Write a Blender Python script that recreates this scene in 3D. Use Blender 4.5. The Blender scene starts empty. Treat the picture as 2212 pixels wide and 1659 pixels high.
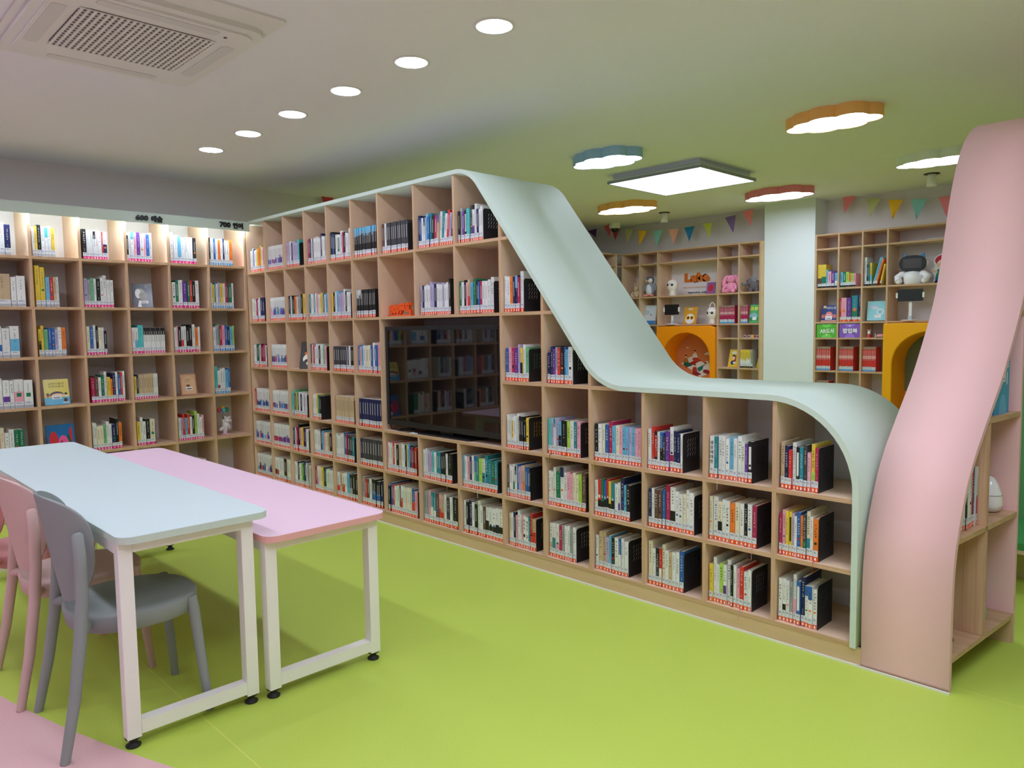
import bpy, bmesh, math, random
from mathutils import Matrix, Vector
PI = math.pi
S = bpy.context.scene
COL = S.collection

# ------------------------------------------------------------------ camera
CF = 1612.88
CC = Vector((0.0, -3.18123, 1.45))
YAW, PITCH, ROLL = math.radians(-45.58565), math.radians(-4.26885), math.radians(-0.84222)
_d = Vector((math.sin(YAW)*math.cos(PITCH), math.cos(YAW)*math.cos(PITCH), math.sin(PITCH)))
_r0 = Vector((math.cos(YAW), -math.sin(YAW), 0)); _u0 = _r0.cross(_d)
_r = math.cos(ROLL)*_r0 + math.sin(ROLL)*_u0; _u = -math.sin(ROLL)*_r0 + math.cos(ROLL)*_u0
cam = bpy.data.objects.new('camera', bpy.data.cameras.new('camera')); COL.objects.link(cam)
cam.data.sensor_fit = 'HORIZONTAL'; cam.data.sensor_width = 36.0; cam.data.lens = CF/2212*36
cam.data.clip_start = 0.05; cam.data.clip_end = 60
cam.matrix_world = Matrix(((_r.x, _u.x, -_d.x, CC.x), (_r.y, _u.y, -_d.y, CC.y), (_r.z, _u.z, -_d.z, CC.z), (0, 0, 0, 1)))
S.camera = cam
def at(px, py, axis, val):
    """the world point that lies on the plane axis=val along the line of sight through a photo pixel (used to measure real positions)"""
    v = _d + _r*((px-1106)/CF) - _u*((py-829.5)/CF)
    t = (val-CC[axis])/v[axis]
    return CC + t*v
def proj(p):
    v = Vector(p)-CC; z = v.dot(_d)
    return (1106+CF*v.dot(_r)/z, 829.5-CF*v.dot(_u)/z, z)

# ------------------------------------------------------------------ world, exposure, light strengths
S.view_settings.view_transform = 'Standard'; S.view_settings.look = 'None'
S.view_settings.exposure = 1.66; S.view_settings.gamma = 1.0; S.view_settings.use_curve_mapping = False
W = bpy.data.worlds.new('world'); S.world = W; W.use_nodes = True
W.node_tree.nodes['Background'].inputs[0].default_value = (0.9, 0.95, 1, 1)
W.node_tree.nodes['Background'].inputs[1].default_value = 0.15
S.cycles.max_bounces = 8; S.cycles.diffuse_bounces = 5; S.cycles.glossy_bounces = 3
S.cycles.sample_clamp_indirect = 4.0; S.cycles.caustics_reflective = False; S.cycles.caustics_refractive = False
COOL = (0.88, 0.95, 1.16)
DOWN_W, PANEL_W, CLOUD_W, STRIP_W = 19.0, 27.0, 11.5, 2.1
H = 2.87            # ceiling height

# ------------------------------------------------------------------ materials
MATS = {}
def mat(name, col=(0.8, 0.8, 0.8), rough=0.5, spec=0.5, metal=0.0, attr=False, noise=0.0, nscale=40.0, stretch=(1, 1, 1), emit=0.0, coat=0.0, bump=0.0, alpha=1.0, trans=0.0):
    m = bpy.data.materials.new(name); m.use_nodes = True; MATS[name] = m
    nt = m.node_tree; b = nt.nodes['Principled BSDF']
    b.inputs['Base Color'].default_value = (*col, 1); b.inputs['Roughness'].default_value = rough
    b.inputs['Metallic'].default_value = metal; b.inputs['Specular IOR Level'].default_value = spec
    b.inputs['Coat Weight'].default_value = coat; b.inputs['Transmission Weight'].default_value = trans
    out = None
    if attr:
        a = nt.nodes.new('ShaderNodeAttribute'); a.attribute_name = 'Col'; out = a.outputs['Color']
    if noise > 0 or bump > 0:
        tc = nt.nodes.new('ShaderNodeTexCoord'); mp = nt.nodes.new('ShaderNodeMapping'); mp.inputs['Scale'].default_value = stretch
        nz = nt.nodes.new('ShaderNodeTexNoise'); nz.inputs['Scale'].default_value = nscale; nz.inputs['Detail'].default_value = 4
        nt.links.new(tc.outputs['Object'], mp.inputs[0]); nt.links.new(mp.outputs[0], nz.inputs[0])
        if noise > 0:
            mx = nt.nodes.new('ShaderNodeMix'); mx.data_type = 'RGBA'; mx.blend_type = 'MULTIPLY'
            rp = nt.nodes.new('ShaderNodeMapRange'); rp.inputs[1].default_value = 0.3; rp.inputs[2].default_value = 0.7
            rp.inputs[3].default_value = 1-noise; rp.inputs[4].default_value = 1.0
            nt.links.new(nz.outputs[0], rp.inputs[0]); mx.inputs[0].default_value = 1.0
            if out: nt.links.new(out, mx.inputs[6])
            else: mx.inputs[6].default_value = (*col, 1)
            nt.links.new(rp.outputs[0], mx.inputs[7]); out = mx.outputs[2]
        if bump > 0:
            bp = nt.nodes.new('ShaderNodeBump'); bp.inputs['Strength'].default_value = bump; bp.inputs['Distance'].default_value = 0.002
            nt.links.new(nz.outputs[0], bp.inputs['Height']); nt.links.new(bp.outputs[0], b.inputs['Normal'])
    if out: nt.links.new(out, b.inputs['Base Color'])
    if emit > 0:
        b.inputs['Emission Color'].default_value = (*COOL, 1); b.inputs['Emission Strength'].default_value = emit
    return m
def srgb(r, g, b):
    f = lambda c: (c/255/12.92) if c/255 <= 0.04045 else ((c/255+0.055)/1.055)**2.4
    return (f(r), f(g), f(b))
mat('paint', attr=True, rough=0.45, spec=0.4)
mat('matte', attr=True, rough=0.8, spec=0.2)
mat('gloss', attr=True, rough=0.18, spec=0.5)
mat('fabric', attr=True, rough=0.95, spec=0.1, noise=0.15, nscale=90, bump=0.6)
mat('mint', srgb(203, 219, 205), rough=0.6, spec=0.3, noise=0.02, nscale=3)
mat('mint_top', srgb(208, 226, 226), rough=0.38, spec=0.4)
mat('pink_board', srgb(234, 192, 187), rough=0.65, spec=0.35, noise=0.02, nscale=3)
mat('pink_top', srgb(243, 210, 228), rough=0.38, spec=0.4)
mat('pink_edge', srgb(235, 175, 170), rough=0.45)
mat('white_steel', srgb(244, 242, 236), rough=0.35, spec=0.45)
mat('wall', srgb(230, 226, 226), rough=0.85, spec=0.2, noise=0.02, nscale=60)
mat('pillar', srgb(226, 232, 232), rough=0.7, spec=0.2)
mat('ceiling', srgb(237, 235, 240), rough=0.9, spec=0.1, noise=0.015, nscale=50)
mat('back', srgb(225, 224, 228), rough=0.7)
mat('bookend', (0.014, 0.014, 0.018), rough=0.5, spec=0.4)
mat('rubber', (0.015, 0.015, 0.015), rough=0.6)
mat('tv_body', (0.012, 0.013, 0.015), rough=0.3)
mat('tv_screen', (0.004, 0.004, 0.005), rough=0.03, spec=0.9)
mat('orange_pad', srgb(250, 150, 10), rough=0.5, spec=0.3)
mat('yellow_pad', srgb(248, 172, 10), rough=0.5, spec=0.3)
mat('white_line', srgb(222, 224, 205), rough=0.6)
mat('light_down', (0.9, 0.9, 0.9), emit=DOWN_W); mat('light_panel', (0.9, 0.9, 0.9), emit=PANEL_W/10); mat('light_cloud', (0.9, 0.9, 0.9), emit=CLOUD_W/2.5)
mat('light_strip', (0.9, 0.9, 0.9), emit=STRIP_W*6)
# birch plywood: veneer grain on faces
def ply(name, base, dark, sc):
    m = mat(name, base, rough=0.55, spec=0.3); nt = m.node_tree; b = nt.nodes['Principled BSDF']
    tc = nt.nodes.new('ShaderNodeTexCoord'); mp = nt.nodes.new('ShaderNodeMapping'); mp.inputs['Scale'].default_value = sc
    n1 = nt.nodes.new('ShaderNodeTexNoise'); n1.inputs['Scale'].default_value = 1.0; n1.inputs['Detail'].default_value = 6; n1.inputs['Roughness'].default_value = 0.6; n1.inputs['Distortion'].default_value = 0.4
    r = nt.nodes.new('ShaderNodeValToRGB'); r.color_ramp.elements[0].position = 0.3; r.color_ramp.elements[1].position = 0.7
    r.color_ramp.elements[0].color = (*dark, 1); r.color_ramp.elements[1].color = (*base, 1)
    nt.links.new(tc.outputs['Object'], mp.inputs[0]); nt.links.new(mp.outputs[0], n1.inputs[0]); nt.links.new(n1.outputs[0], r.inputs[0]); nt.links.new(r.outputs[0], b.inputs['Base Color'])
ply('ply', srgb(232, 202, 174), srgb(220, 187, 157), (9, 9, 1.6))
ply('ply_h', srgb(212, 177, 142), srgb(184, 146, 110), (1.6, 14, 90))
ply('ply_v', srgb(214, 180, 146), srgb(190, 152, 116), (90, 14, 1.6))
ply('plinth', srgb(214, 186, 146), srgb(202, 172, 130), (1.2, 8, 7))
# vinyl floor: lime sheet with fine speckle, weld seams, and a rose area with a curved border
def floor_mat():
    m = mat('floor', rough=0.42, spec=0.35); nt = m.node_tree; b = nt.nodes['Principled BSDF']; L = nt.links.new
    def M(op, a, c=None, d=None):
        n = nt.nodes.new('ShaderNodeMath'); n.operation = op
        for i, v in enumerate((a, c, d)):
            if v is None: continue
            if isinstance(v, (int, float)): n.inputs[i].default_value = v
            else: L(v, n.inputs[i])
        return n.outputs[0]
    tc = nt.nodes.new('ShaderNodeTexCoord'); sp = nt.nodes.new('ShaderNodeSeparateXYZ'); L(tc.outputs['Object'], sp.inputs[0]); x, y = sp.outputs[0], sp.outputs[1]
    nz = nt.nodes.new('ShaderNodeTexNoise'); nz.inputs['Scale'].default_value = 220; nz.inputs['Detail'].default_value = 2; L(tc.outputs['Object'], nz.inputs[0])
    n2 = nt.nodes.new('ShaderNodeTexNoise'); n2.inputs['Scale'].default_value = 1.7; L(tc.outputs['Object'], n2.inputs[0])
    spk = M('ADD', M('MULTIPLY', M('SUBTRACT', nz.outputs[0], 0.5), 0.28), M('MULTIPLY', M('SUBTRACT', n2.outputs[0], 0.5), 0.1)); spk = M('ADD', spk, 1.0)
    # big circle of the rose area
    r = M('SQRT', M('ADD', M('POWER', M('SUBTRACT', x, CIRC[0]), 2), M('POWER', M('SUBTRACT', y, CIRC[1]), 2)))
    inside = M("MULTIPLY", M("GREATER_THAN", r, CIRC[2]), M("LESS_THAN", y, -1.2))
    seam = M('LESS_THAN', M('ABSOLUTE', M('SUBTRACT', y, -2.122)), 0.0022)
    seam2 = M('LESS_THAN', M('ABSOLUTE', M('SUBTRACT', y, -0.122+0.195)), 0.0022)
    sm = M('MULTIPLY', M('MAXIMUM', seam, seam2), M('SUBTRACT', 1.0, inside))
    def mix(f, a, c):
        n = nt.nodes.new('ShaderNodeMix'); n.data_type = 'RGBA'
        if not isinstance(f, float): L(f, n.inputs[0])
        else: n.inputs[0].default_value = f
        for i, v in ((6, a), (7, c)):
            if isinstance(v, tuple): n.inputs[i].default_value = (*v, 1)
            else: L(v, n.inputs[i])
        return n.outputs[2]
    c = mix(sm, srgb(189, 212, 88), srgb(214, 222, 110)); c = mix(inside, c, srgb(228, 186, 184))
    mu = nt.nodes.new('ShaderNodeMix'); mu.data_type = 'RGBA'; mu.blend_type = 'MULTIPLY'; mu.inputs[0].default_value = 1.0
    L(c, mu.inputs[6]); L(spk, mu.inputs[7]); L(mu.outputs[2], b.inputs['Base Color'])
CIRC = (-4.97, 4.04, 6.82)
floor_mat()

# ------------------------------------------------------------------ mesh helper
class MB:
    def __init__(s): s.v = []; s.f = []; s.m = []; s.c = []; s.sm = []; s.M = Matrix(); s.mat = 0; s.col = (1, 1, 1); s.smooth = False
    def add(s, vs, fs, col=None, mat=None, smooth=None):
        o = len(s.v); s.v += [tuple(s.M @ Vector(p)) for p in vs]
        for f in fs:
            s.f.append(tuple(i+o for i in f)); s.m.append(s.mat if mat is None else mat); s.c.append(col or s.col); s.sm.append(s.smooth if smooth is None else smooth)
    def box(s, a, b, col=None, mat=None):
        x0, y0, z0 = [min(p, q) for p, q in zip(a, b)]; x1, y1, z1 = [max(p, q) for p, q in zip(a, b)]
        s.add([(x0, y0, z0), (x1, y0, z0), (x1, y1, z0), (x0, y1, z0), (x0, y0, z1), (x1, y0, z1), (x1, y1, z1), (x0, y1, z1)],
              [(0, 3, 2, 1), (4, 5, 6, 7), (0, 1, 5, 4), (1, 2, 6, 5), (2, 3, 7, 6), (3, 0, 4, 7)], col, mat)
    def prism(s, poly, lo, hi, axis='z', col=None, mat=None, smooth=False):
        """poly: list of 2D points; axis z: (x,y); y: (x,z); x: (y,z)"""
        n = len(poly)
        def P(p, h): return {'z': (p[0], p[1], h), 'y': (p[0], h, p[1]), 'x': (h, p[0], p[1])}[axis]
        vs = [P(p, lo) for p in poly]+[P(p, hi) for p in poly]
        s.add(vs, [tuple(range(n)), tuple(range(2*n-1, n-1, -1))], col, mat, False)
        o = len(s.v)-2*n
        for i in range(n):
            j = (i+1) % n
            s.f.append((o+i, o+n+i, o+n+j, o+j)); s.m.append(s.mat if mat is None else mat); s.c.append(col or s.col); s.sm.append(smooth)
    def band(s, out, inn, lo, hi, axis='y', col=None, mat=None):
        """a bent board: outer and inner polylines, extruded"""
        n = len(out)
        def P(p, h): return {'y': (p[0], h, p[1]), 'x': (h, p[0], p[1]), 'z': (p[0], p[1], h)}[axis]
        vs = [P(p, lo) for p in out]+[P(p, lo) for p in inn]+[P(p, hi) for p in out]+[P(p, hi) for p in inn]
        fs = []; sm = []
        for i in range(n-1):
            fs += [(i, i+1, n+i+1, n+i), (2*n+i, 3*n+i, 3*n+i+1, 2*n+i+1), (i, 2*n+i, 2*n+i+1, i+1), (n+i, n+i+1, 3*n+i+1, 3*n+i)]; sm += [0, 0, 1, 1]
        fs += [(0, n, 3*n, 2*n), (n-1, 3*n-1, 4*n-1, 2*n-1)]; sm += [0, 0]
        o = len(s.v); s.v += [tuple(s.M @ Vector(p)) for p in vs]
        for f, q in zip(fs, sm): s.f.append(tuple(i+o for i in f)); s.m.append(s.mat if mat is None else mat); s.c.append(col or s.col); s.sm.append(bool(q))
    def lathe(s, prof, c=(0, 0, 0), n=20, col=None, mat=None, axis='z'):
        vs = []; fs = []
        for (r, z) in prof:
            for k in range(n):
                a = 2*PI*k/n; p = (r*math.cos(a), r*math.sin(a), z)
                if axis == 'x': p = (z, p[0], p[1])
                if axis == 'y': p = (p[1], z, p[0])
                vs.append((c[0]+p[0], c[1]+p[1], c[2]+p[2]))
        for i in range(len(prof)-1):
            for k in range(n):
                j = (k+1) % n; fs.append((i*n+k, i*n+j, (i+1)*n+j, (i+1)*n+k))
        s.add(vs, fs, col, mat, True)
        s.add([vs[k] for k in range(n)], [tuple(range(n-1, -1, -1))], col, mat, False); s.add([vs[(len(prof)-1)*n+k] for k in range(n)], [tuple(range(n))], col, mat, False)
    def ball(s, c, r, col=None, mat=None, n=16, m=10):
        if isinstance(r, (int, float)): r = (r, r, r)
        vs = [(c[0], c[1], c[2]-r[2])]; fs = []
        for i in range(1, m):
            t = -PI/2+PI*i/m
            for k in range(n):
                a = 2*PI*k/n; vs.append((c[0]+r[0]*math.cos(t)*math.cos(a), c[1]+r[1]*math.cos(t)*math.sin(a), c[2]+r[2]*math.sin(t)))
        vs.append((c[0], c[1], c[2]+r[2]))
        for k in range(n): fs.append((0, 1+(k+1) % n, 1+k)); fs.append((len(vs)-1, 1+(m-2)*n+k, 1+(m-2)*n+(k+1) % n))
        for i in range(m-2):
            for k in range(n):
                j = (k+1) % n; a = 1+i*n; fs.append((a+k, a+j, a+n+j, a+n+k))
        s.add(vs, fs, col, mat, True)
    def tube(s, pts, r, col=None, mat=None, n=10, flat=1.0):
        pts = [Vector(p) for p in pts]; rr = r if isinstance(r, (list, tuple)) else [r]*len(pts)
        vs = []; fs = []; prev = None
        for i, p in enumerate(pts):
            t = (pts[min(i+1, len(pts)-1)]-pts[max(i-1, 0)]).normalized()
            a = Vector((0, 0, 1)) if abs(t.z) < 0.9 else Vector((1, 0, 0))
            if prev is not None: a = prev
            u = (a - t*a.dot(t)).normalized(); w = t.cross(u); prev = u
            for k in range(n):
                g = 2*PI*k/n; vs.append(p+rr[i]*(math.cos(g)*u+flat*math.sin(g)*w))
        for i in range(len(pts)-1):
            for k in range(n):
                j = (k+1) % n; fs.append((i*n+k, i*n+j, (i+1)*n+j, (i+1)*n+k))
        s.add(vs, fs, col, mat, True)
        s.add(vs[:n], [tuple(range(n-1, -1, -1))], col, mat, False); s.add(vs[-n:], [tuple(range(n))], col, mat, False)
    def build(s, name, mats, parent=None, loc=None, rot=0.0, data_only=False, fix=True):
        me = bpy.data.meshes.new(name); me.from_pydata(s.v, [], s.f)
        if isinstance(mats, str): mats = [mats]
        for m in mats: me.materials.append(MATS[m])
        me.polygons.foreach_set('material_index', s.m); me.polygons.foreach_set('use_smooth', s.sm)
        if fix:
            bm = bmesh.new(); bm.from_mesh(me); bmesh.ops.recalc_face_normals(bm, faces=bm.faces[:]); bm.to_mesh(me); bm.free()
        a = me.color_attributes.new('Col', 'FLOAT_COLOR', 'CORNER'); buf = []
        for p, c in zip(me.polygons, s.c): buf += [c[0], c[1], c[2], 1.0]*p.loop_total
        a.data.foreach_set('color', buf); me.update()
        if data_only: return me
        o = bpy.data.objects.new(name, me); COL.objects.link(o)
        if parent: o.parent = parent
        if loc: o.location = loc
        if rot: o.rotation_euler.z = rot
        return o
def tag(o, label=None, cat=None, group=None, kind=None):
    if label: o['label'] = label
    if cat: o['category'] = cat
    if group: o['group'] = group
    if kind: o['kind'] = kind
    return o
def thing(name, label, cat, loc=(0, 0, 0), rot=0.0, group=None):
    o = bpy.data.objects.new(name, None); COL.objects.link(o); o.empty_display_size = 0.05
    o.location = loc; o.rotation_euler.z = rot
    return tag(o, label, cat, group)
def copy_tree(o, parent=None):
    c = o.copy(); COL.objects.link(c); c.parent = parent
    for ch in list(o.children): copy_tree(ch, c)
    return c
def rrect(x0, y0, x1, y1, r, n=6):
    P = []
    for cx, cy, a0 in ((x1-r, y1-r, 0), (x0+r, y1-r, PI/2), (x0+r, y0+r, PI), (x1-r, y0+r, 1.5*PI)):
        for k in range(n+1):
            a = a0+PI/2*k/n; P.append((cx+r*math.cos(a), cy+r*math.sin(a)))
    return P
TXT = {}
def text_geo(s, bold=0.0, res=2):
    """flat lettering geometry, unit font size, anchored at its left baseline"""
    k = (s, bold)
    if k not in TXT:
        cu = bpy.data.curves.new('lettering', 'FONT'); cu.body = s; cu.size = 1; cu.resolution_u = res; cu.offset = bold
        o = bpy.data.objects.new('lettering', cu); COL.objects.link(o); dg = bpy.context.evaluated_depsgraph_get(); dg.update()
        me = bpy.data.meshes.new_from_object(o.evaluated_get(dg)); vs = [tuple(v.co) for v in me.vertices]; fs = [tuple(p.vertices) for p in me.polygons]
        bpy.data.objects.remove(o); bpy.data.curves.remove(cu); bpy.data.meshes.remove(me)
        xs = [v[0] for v in vs] or [0, 1]; ys = [v[1] for v in vs] or [0, 1]
        TXT[k] = (vs, fs, min(xs), max(xs), min(ys), max(ys))
    return TXT[k]
def put_text(mb, s, x0, x1, z0, z1, y, depth=0.0, col=(0, 0, 0), bold=0.0, mat=None):
    """lettering stretched into the rectangle x0..x1, z0..z1 on the plane y, raised by depth towards -y"""
    vs, fs, ax, bx, ay, by = text_geo(s, bold)
    if not vs: return
    f = lambda v: (x0+(v[0]-ax)/(bx-ax)*(x1-x0), z0+(v[1]-ay)/(by-ay)*(z1-z0))
    P = [f(v) for v in vs]
    mb.add([(p[0], y-depth, p[1]) for p in P], fs, col, mat)
    if depth > 0:
        ed = {}
        for q in fs:
            for i in range(len(q)):
                e = (q[i], q[(i+1) % len(q)]); ed[tuple(sorted(e))] = ed.get(tuple(sorted(e)), 0)+1
        n = len(P); vv = [(p[0], y-depth, p[1]) for p in P]+[(p[0], y, p[1]) for p in P]
        mb.add(vv, [(a, b, b+n, a+n) for (a, b), k in ed.items() if k == 1], col, mat)

# ================================================================== the room
XL, XR, YB, YF = -7.2, 3.2, 5.6, -7.0
def structure(name, mb, mats): return tag(mb.build(name, mats), kind='structure')
m = MB(); m.box((XL, YF, -0.05), (XR, YB, 0)); structure('floor', m, 'floor')
m = MB(); m.box((XL, YF, H), (XR, YB, H+0.05)); structure('ceiling', m, 'ceiling')
m = MB(); m.box((XL-0.1, YF, 0), (XL, YB+0.1, H)); structure('wall_left', m, 'wall')
m = MB(); m.box((XL, YB, 0), (XR, YB+0.1, H)); structure('wall_back', m, 'wall')
m = MB(); m.box((XR, YF, 0), (XR+0.1, YB+0.1, H)); structure('wall_right', m, 'wall')
m = MB(); m.box((XL-0.1, YF-0.1, 0), (XR+0.1, YF, H)); structure('wall_front', m, 'wall')
m = MB(); m.box((-4.30, 5.275, 0), (-3.690, YB, H)); structure('pillar', m, 'pillar')
# white caulk lines where furniture meets the vinyl
m = MB(); m.box((-6.74, -0.012, 0), (-1.17, -0.0005, 0.007)); structure('trim_1', m, 'white_line')
m = MB(); m.box((-1.175, -0.016, 0), (-0.825, -0.0055, 0.007)); structure('trim_2', m, 'white_line')

# ================================================================== the long bookcase with the flowing green top
def fillet(P, rs, n=14):
    """polyline with rounded corners; rs[i] = tangent length at vertex i"""
    out = [P[0]]
    for i in range(1, len(P)-1):
        a, b, c = Vector(P[i-1]), Vector(P[i]), Vector(P[i+1]); t = rs[i]
        p0 = b+(a-b).normalized()*t; p1 = b+(c-b).normalized()*t
        ang = (a-b).angle(c-b); R = t*math.tan(ang/2)
        bis = ((a-b).normalized()+(c-b).normalized()).normalized(); cen = b+bis*(R/math.sin(ang/2))
        v0, v1 = p0-cen, p1-cen; tot = v0.angle_signed(v1)
        for k in range(n+1):
            q = v0.copy(); q.rotate(Matrix.Rotation(-tot*k/n, 2)) if False else None
            g = -tot*k/n; q = Vector((v0.x*math.cos(g)-v0.y*math.sin(g), v0.x*math.sin(g)+v0.y*math.cos(g)))
            out.append(tuple(cen+q))
    out.append(P[-1]); return out
def offset(P, d):
    out = []
    for i, p in enumerate(P):
        a = Vector(P[max(i-1, 0)]); b = Vector(P[min(i+1, len(P)-1)]); t = (b-a).normalized(); out.append((p[0]+t.y*d, p[1]-t.x*d))
    return out
gp = fillet([(-6.785, 2.472), (-3.597, 2.472), (-2.551, 1.135), (-1.183, 1.135), (-1.183, 0.076)], [0, 0.14, 0.16, 0.40, 0])
gin = offset(gp, 0.026)
D = [-6.77, -6.4135, -6.0573, -5.6996, -5.3441, -4.9866, -4.6285, -4.1947, -3.7668, -3.3382, -2.9887, -2.6349, -2.2772, -1.9162, -1.5591]
ZR = [1.9956, 1.5383, 1.1166, 0.7006, 0.3949, 0.0859]
T = 0.0095
def inner_z(x):
    best = 0.07
    for (a, b) in zip(gin, gin[1:]):
        if abs(b[0]-a[0]) > 1e-6 and min(a[0], b[0]) <= x <= max(a[0], b[0]): best = max(best, a[1]+(b[1]-a[1])*(x-a[0])/(b[0]-a[0]))
    return best
def inner_x(z, x0):
    """first x right of x0 where the board's inner face comes down to z"""
    for (a, b) in zip(gin, gin[1:]):
        if max(a[0], b[0]) > x0 and abs(b[1]-a[1]) > 1e-6 and min(a[1], b[1]) <= z <= max(a[1], b[1]): return a[0]+(b[0]-a[0])*(z-a[1])/(b[1]-a[1])
    return gin[-1][0]
bc = thing('long_bookcase', 'long plywood bookcase under a pale green board that slopes down to an arched end', 'bookcase', (-4.0, 0.4, 0))
def part(name, mb, mats, root):
    o = mb.build(name, mats); o.parent = root; o.matrix_parent_inverse = Matrix.Translation(-root.location); return o
m = MB(); m.band(gp, gin, -0.012, 0.80); part('curved_board', m, 'mint', bc)
for i, x in enumerate(D):
    top = 2.446 if x < -3.7 else inner_z(x)-0.001
    segs = [(0.095, top)]
    if i in (7, 8): segs = [(0.095, ZR[3]-T), (ZR[1]+T, top)]
    for lo, hi in segs:
        m = MB(); m.box((x-T, -0.001, lo), (x+T, 0.40, hi), mat=0); 
        m.box((x-T, -0.002, lo), (x+T, -0.001, hi), mat=1)
        part('divider', m, ['ply', 'ply_v'], bc)
def shelfb(x0, x1, z, y0=0.0, y1=0.41):
    m = MB(); m.box((x0, y0+0.0005, z-T), (x1, y1, z+T), mat=0); m.box((x0, y0-0.0025, z-T), (x1, y0+0.0005, z+T), mat=1); part('shelf_board', m, ['ply', 'ply_h'], bc)
shelfb(D[0], inner_x(ZR[0]+T, -3.5)-0.004, ZR[0]); shelfb(D[0], inner_x(ZR[1]+T, -3.5)-0.004, ZR[1])
shelfb(D[0], D[6], ZR[2]); shelfb(D[9], inner_x(ZR[2]+T, -3.5)+0.09, ZR[2])
shelfb(D[0], inner_x(ZR[3], -2)-0.003, ZR[3]); shelfb(D[0], -1.212, ZR[4]); shelfb(D[0], -1.212, ZR[5])
m = MB(); m.box((-6.78, 0.0, 0), (-1.166, 0.018, ZR[5]-T)); m.box((-6.78, 0.018, 0.0), (-1.166, 0.79, 0.05)); part('plinth', m, 'plinth', bc)
pol = [(-6.775, 0.09)]+[(x, z) for x, z in gin if z > 0.09]+[(-1.21, 0.09)]
m = MB(); m.prism(pol, 0.405, 0.425, 'y'); part('back_panel', m, 'back', bc)

# ================================================================== the wall bookcase on the left
XF = -6.77
LY = [-0.02-0.3455*k for k in range(13)]      # divider centres, from the corner towards the camera
LZ = [2.0525, 1.6606, 1.2696, 0.8768, 0.4800, 0.0870]
lb = thing('wall_bookcase', 'plywood wall bookcase with a pale green lit header board, behind the tables', 'bookcase', (XF, -2, 0))
for i, y in enumerate(LY):
    m = MB(); m.box((XL+0.02, y-0.0105, 0.09), (XF+0.001, y+0.0105, 2.455), mat=0); m.box((XF+0.001, y-0.0105, 0.09), (XF+0.003, y+0.0105, 2.372), mat=1); part('divider', m, ['ply', 'ply_v'], lb)
for z in LZ:
    m = MB(); m.box((XL+0.02, LY[-1], z-0.0105), (XF, -0.010, z+0.0105), mat=0); m.box((XF, LY[-1], z-0.0105), (XF+0.0035, -0.010, z+0.0105), mat=1); part('shelf_board', m, ['ply', 'ply_h'], lb)
m = MB(); m.box((XL+0.005, LY[-1], 0), (XL+0.02, -0.01, 2.455)); part('back_panel', m, 'wall', lb)
m = MB(); m.box((XL+0.02, LY[-1], 2.456), (-6.72, 0.0, 2.470)); part('top_board', m, 'mint', lb)
m = MB(); m.box((-6.72, LY[-1], 2.380), (-6.700, 0.006, 2.462)); hd = part('header_board', m, 'mint', lb)
m = MB(); m.box((-6.755, LY[-1]+0.02, 2.392), (-6.725, -0.03, 2.402)); part('light_strip', m, 'light_strip', lb)
m = MB(); m.box((XF-0.02, LY[-1], 0.0), (XF-0.002, -0.012, 0.075)); part('plinth', m, 'plinth', lb)
BLK = (0.012, 0.012, 0.014)
def wall_text(s, y0, y1, z0, z1, label):
    m = MB(); m.M = Matrix(((0, -1, 0, -6.700), (1, 0, 0, 0), (0, 0, 1, 0), (0, 0, 0, 1))); put_text(m, s, y0, y1, z0, z1, -0.001, 0.012, BLK, 0.035)
    o = m.build('lettering', 'paint', fix=False); o.parent = hd; o['label'] = label
wall_text('600', -0.988, -0.888, 2.397, 2.443, 'black raised lettering 600'); wall_text('예술', -0.865, -0.772, 2.392, 2.445, 'black raised Korean lettering for arts')
wall_text('700', -0.278, -0.178, 2.399, 2.447, 'black raised lettering 700'); wall_text('언어', -0.156, -0.062, 2.395, 2.449, 'black raised Korean lettering for language')

# ================================================================== the pink bookcase
pp = [(0.0, 0.0), (-0.004, 0.3), (0.008, 0.513), (0.045, 0.634), (0.079, 0.719), (0.123, 0.814), (0.192, 0.916), (0.255, 0.983), (0.31, 1.044), (0.386, 1.124), (0.47, 1.215), (0.56, 1.34), (0.64, 1.456), (0.70, 1.56), (0.755, 1.70), (0.80, 1.85), (0.85, 2.02), (0.915, 2.18), (1.0, 2.31), (1.11, 2.40), (1.25, 2.45), (1.5, 2.472), (2.9, 2.475)]
def smooth(P, it=2):
    for _ in range(it):
        Q = [P[0]]
        for a, b in zip(P, P[1:]): Q += [(0.75*a[0]+0.25*b[0], 0.75*a[1]+0.25*b[1]), (0.25*a[0]+0.75*b[0], 0.25*a[1]+0.75*b[1])]
        P = Q+[P[-1]]
    return P
pp = smooth(pp); pin = offset(pp, 0.022)
pb = thing('pink_bookcase', 'tall pink bookcase with a sweeping curved board beside the arched green end', 'bookcase', (-1.0, 0.4, 0))
xr = lambda y: -0.831+0.087*y
xl = lambda y: -1.165+0.06*y
def pband(out, inn):
    m = MB(); n = len(out); P = out+inn; vs = [(xl(p[0]), p[0], p[1]) for p in P]+[(xr(p[0]), p[0], p[1]) for p in P]; fs = []; sm = []
    for i in range(n-1):
        for f, q in (((i, i+1, n+i+1, n+i), 0), ((2*n+i, 3*n+i, 3*n+i+1, 2*n+i+1), 0), ((i, 2*n+i, 2*n+i+1, i+1), 1), ((n+i, n+i+1, 3*n+i+1, 3*n+i), 1)): fs.append(f); sm.append(bool(q))
    fs += [(0, n, 3*n, 2*n), (n-1, 3*n-1, 4*n-1, 2*n-1)]; sm += [False]*2
    for f, q in zip(fs, sm): m.add([vs[i] for i in f], [tuple(range(len(f)))], smooth=q)
    return m
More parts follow.
